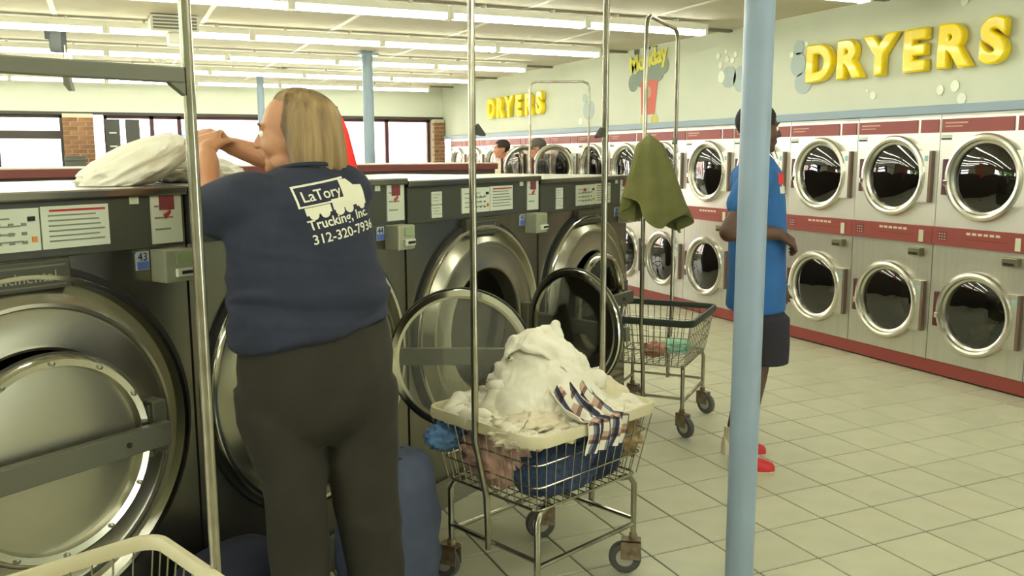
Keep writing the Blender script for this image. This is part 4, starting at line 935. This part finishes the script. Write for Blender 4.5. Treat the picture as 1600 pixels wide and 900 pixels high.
for z0, z1, m_ in ((1.455, 1.51, mat('stripe_red', (214, 60, 60), .8)), (1.41, 1.452, mat('stripe_white', (226, 224, 206), .8))):
    b2 = bmesh.new(); b2.from_mesh(me); bmesh.ops.delete(b2, geom=[f for f in b2.faces if not (z0 < f.calc_center_median().z < z1 and f.calc_center_median().x > .06 and abs(f.calc_center_median().y) < .16)], context='FACES')
    for v in b2.verts: v.co += Vector((.0025, 0, 0))
    m3 = bpy.data.meshes.new('chest_stripe'); b2.to_mesh(m3); b2.free(); m3.materials.clear(); m3.materials.append(m_); link('chest_stripe', m3, ts)
g = G(); eloft(g, [(.04, 0, .74, .125, .18), (.035, 0, .83, .118, .168), (.03, 0, .93, .105, .155)], 0, 32)
eloft(g, [(.05, -.095, .80, .115, .10), (.062, -.105, .56, .105, .095)], 0); eloft(g, [(.06, .095, .80, .115, .10), (.07, .105, .56, .105, .095)], 0)
me = remesh(g, .012, 5, mat('dark_shorts_cloth', (40, 36, 44), .85), 'shorts'); wrinkle(me, .006, 6, 4); link('shorts', me, man)
g = G(); ellipsoid(g, PM(-.014, 0, .042), (.104, .088, .094), MM, 16)
hm_ = mesh('h', g, None); b2 = bmesh.new(); b2.from_mesh(hm_); Mi = MM.inverted(); c0 = Vector((.0, 0, 1.722))
bmesh.ops.delete(b2, geom=[f for f in b2.faces if (lambda q: q.z < .02 and q.x > -.03 or q.x > .062 and q.z < .085 or q.z < -.035)(Mi @ (f.calc_center_median() - c0))], context='FACES'); m3 = bpy.data.meshes.new('hair'); b2.to_mesh(m3); b2.free(); m3.materials.append(mat('black_hair', (22, 20, 18), .8)); m3.polygons.foreach_set('use_smooth', [True] * len(m3.polygons)); link('hair', m3, man)
WSH = mat('white_shoe', (216, 208, 184), .6); RSH = mat('red_shoe', (196, 36, 40), .5)
for pts in legs:
    x, y = pts[-1][:2]; g = G(); foot_geo(g, (x - .055, y, .0), (x + .17, y - .01, .0), .047, .095); sh = ob('shoe', g, WSH, man, True, 50)
    g = G(); 
    R = []
    for t_, hw, hh in ((.58, .99, .72), (.65, 1.08, .66), (.85, .98, .52), (.975, .63, .40), (1.01, .37, .28)):
        c = Vector((x - .055 + .225 * t_, y - .01 * t_, 0)); R.append([c + Vector((0, .047 * hw * q, .095 * hh * z + .002)) for q, z in ((-1.02, .12), (-1.02, .38), (-.82, .78), (-.35, 1.03), (.35, 1.03), (.82, .78), (1.02, .38), (1.02, .12))])
    g.loft(R); ob('toe_cap', g, RSH, sh, True, 50)
    g = G(); eloft(g, [(x - .004, y, .06, .048, .046), (x - .004, y, .15, .047, .046)], 0, 16); ob('sock', g, WSH, sh, True)

# ---- two men in the background, seen over the washers
def standing_man(loc, rz, h, label, skin, jacket, trouser, hair, shirt_m=None):
    k = h / 1.76; g = G()
    P, M = head_geo(g, (0.02, 0, 1.645), (1, 0, -.06), 1.03, (-.005, 0, 1.48))
    eloft(g, [(0, 0, .80, .10, .16), (0, 0, 1.1, .11, .155), (0, 0, 1.35, .11, .17), (0, 0, 1.46, .08, .14), (0, 0, 1.51, .05, .07)])
    for s in (-1, 1):
        capsule(g, (0, s * .19, 1.42), .055, (.0, s * .235, 1.13), .044); capsule(g, (.0, s * .235, 1.13), .042, (.17, s * .19, 1.0), .03); hand(g, (.18, s * .187, .99), (.9, -s * .1, -.4), (0, -s * .9, -.3), s, .5, .185)
        capsule(g, (0, s * .09, .85), .10, (.01, s * .1, .47), .06); capsule(g, (.01, s * .1, .47), .06, (-.02, s * .1, .1), .042); foot_geo(g, (-.06, s * .1, .012), (.17, s * .115, .012), .036, .07)
    p = link('person', remesh(g, .009, 3, skin, 'person'), None, loc, rz); p.scale = (k, k, k); tag(p, label, 'person'); eyes(p, P, 1.03)
    g = G(); eloft(g, [(.0, 0, .82, .135, .19), (0, 0, 1.1, .135, .182), (0, 0, 1.35, .135, .192), (0, 0, 1.45, .105, .165), (0, 0, 1.5, .07, .09)], 0, 30)
    for s in (-1, 1): capsule(g, (0, s * .185, 1.42), .07, (.0, s * .235, 1.13), .058); capsule(g, (.0, s * .235, 1.13), .056, (.155, s * .195, 1.01), .046)
    me = remesh(g, .012, 6, jacket, 'jacket'); wrinkle(me, .007, 6, h); j = link('jacket', me, p)
    if shirt_m:
        g = G(); g.add([(.118, -.06, 1.46), (.118, .06, 1.46), (.142, .012, 1.15), (.142, -.012, 1.15), (.06, -.075, 1.52), (.06, .075, 1.52)], [(0, 1, 2, 3), (0, 4, 5, 1)]); eloft(g, [(.0, 0, 1.475, .078, .085), (.005, 0, 1.525, .068, .072)], 0, 20); ob('shirt_front', g, shirt_m, j)
    g = G(); eloft(g, [(0, 0, .78, .13, .175), (0, 0, .88, .128, .17), (0, 0, .95, .12, .16)], 0, 24)
    for s in (-1, 1): eloft(g, [(0, s * .09, .85, .11, .095), (.01, s * .1, .47, .08, .08), (-.02, s * .1, .05, .07, .07)])
    link('trousers', remesh(g, .013, 5, trouser, 'trousers'), p)
    for s in (-1, 1): g = G(); foot_geo(g, (-.07, s * .1, 0), (.19, s * .115, 0), .046, .085); ob('shoe', g, MATS['black_shoe_leather'], p, True, 50)
    g = G(); ellipsoid(g, P(-.014, 0, .042), (.106, .09, .096), M, 16); hm2 = mesh('h', g, None); b2 = bmesh.new(); b2.from_mesh(hm2); Mi = M.inverted(); c0 = Vector((.02, 0, 1.645))
    bmesh.ops.delete(b2, geom=[f for f in b2.faces if (lambda q: q.z < .02 and q.x > -.03 or q.x > .062 and q.z < .085 or q.z < -.05)(Mi @ (f.calc_center_median() - c0))], context='FACES'); m3 = bpy.data.meshes.new('hair'); b2.to_mesh(m3); b2.free(); m3.materials.append(hair); m3.polygons.foreach_set('use_smooth', [True] * len(m3.polygons)); link('hair', m3, p)
    return p
SK3 = mat('skin_ruddy', (190, 128, 100), .5)
standing_man((4.93, 11.15, 0), math.radians(165), 1.80, 'dark-haired man in a beige jacket beside the far dryers', SK3, mat('beige_jacket', (196, 190, 160), .85), mat('grey_trousers', (90, 88, 84), .9), mat('dark_brown_hair', (52, 42, 34), .8))
standing_man((5.02, 10.23, 0), math.radians(150), 1.80, 'grey-haired man in a dark suit and white shirt at an open dryer door', SK3, mat('dark_suit_cloth', (66, 68, 78), .85), mat('suit_trousers', (58, 60, 70), .9), mat('dark_grey_hair', (86, 80, 72), .8), mat('white_shirt_cotton', (232, 230, 214), .8))

# ------------------------------------------------------------------ small things in the background
t = thing('red_garment', 'bright red garment hanging on a stand behind the woman\'s head', 'garment', (1.75, 7.22, 0), -YAW)
g = G(); eloft(g, [(0, 0, 1.25, .13, .07), (.0, 0, 1.55, .11, .06), (-.02, 0, 1.8, .07, .05), (-.033, 0, 1.93, .035, .03), (-.035, 0, 1.97, .015, .015)], 0, 28)
me = remesh(g, .014, 4, mat('bright_red_cloth', (226, 34, 22), .7), 'cloth'); wrinkle(me, .015, 6, 5, (2, 2, .4)); link('cloth', me, t)
ob('stand', G().tube([(-.035, 0, 0), (-.035, 0, 2.0)], .012, 8), DARKG, t, True); ob('stand_foot', G().lathe([(.16, 0), (.16, .012), (.02, .03)], (-.035, 0, 0), 'Z', 24, True), DARKG, t, True)
t = thing('ceiling_bracket', 'black monitor bracket hanging from the ceiling on a thin drop rod', 'bracket', (-.32, 8.7, 0), -YAW)
ob('mount_plate', G().box(-.1, .12, -.06, .06, ZC - .05, ZC - .012, .004), BLACK, t); ob('swivel_box', G().box(-.055, .05, -.05, .05, 2.49, ZC - .05, .006), mat('bracket_black', (40, 44, 42), .5), t, label='dark swivel box'); ob('side_block', G().box(-.1, -.05, -.03, .03, 2.6, 2.72, .004), BLACK, t)
ob('drop_rod', G().tube([(.045, 0, 2.55), (.052, 0, 2.30)], .011, 8), WORN, t, True); ob('foot_wedge', G().poly([(.03, 2.32), (.07, 2.32), (.10, 2.17), (.07, 2.165), (.03, 2.22)], -.03, .03), DARKG, t)
def dome(x, y, m, label, name):
    t = thing(name, label, 'detector', (x, y, ZC - .012)); ob('base', G().lathe([(.001, 0), (.085, 0), (.085, -.03), (.07, -.035), (.001, -.035)], axis='Z', n=24), HOUS, t, True); ob('dome', G().lathe([(.06, -.034), (.055, -.06), (.035, -.085), (.001, -.095)], axis='Z', n=20), m, t, True)
dome(3.72, 8.75, BLACK, 'black dome camera under the ceiling between two light rows', 'dome_camera'); dome(.62, 11.3, HOUS, 'white smoke detector on the ceiling near the cart cross bar', 'smoke_detector'); dome(2.2, 12.3, HOUS, 'white smoke detector on the ceiling above the woman', 'smoke_detector')
t = thing('ceiling_vent', 'boxy white air unit under the ceiling behind the rack pole', 'vent', (.55, 8.2, ZC - .012), 0)
ob('casing', G().box(-.16, .22, -.2, .2, -.13, 0, .01), HOUS, t); ob('duct', G().box(-.02, .16, -.12, .12, -.22, -.13, .01), HOUS, t)
for k in range(4): ob('louver', G().box(-.14, .2, -.206, -.2, -.115 + k * .027, -.10 + k * .027), RUN, t)
for x, w_, z0, z1, lb in ((.10, .20, 1.3, 2.16, 'dark notice board with white slips hanging inside the window next to the brick pillar'), (.375, .2, 1.4, 2.16, 'plain dark board leaning inside the window beside the notice board')):
    t = thing('notice_board', lb, 'board', (x, 14.72, 0)); ob('panel', G().box(-w_ / 2, w_ / 2, -.015, .015, z0, z1), mat('board_charcoal', (66, 68, 62), .7), t); ob('post', G().box(-.02, .02, -.012, .012, 0, z0), DARKG, t); ob('foot', G().box(-.12, .12, -.1, .1, 0, .02), DARKG, t)
    if x < .2:
        for k in range(3): ob('slip', G().box(-.05, .05, -.018, -.015, 1.95 - k * .2, 1.97 - k * .2), PAPER, t)
t = thing('waste_bin', 'dark grey bin standing against the foot of the brick pillar', 'bin', (-.42, 14.3, 0)); ob('body', G().box(-.13, .13, -.13, .13, 0, 1.55, .01), mat('bin_grey', (84, 84, 76), .6), t); ob('lid', G().box(-.14, .14, -.14, .14, 1.55, 1.62, .01), MATS['bin_grey'], t)

bpy.data.scenes.remove(SC2)
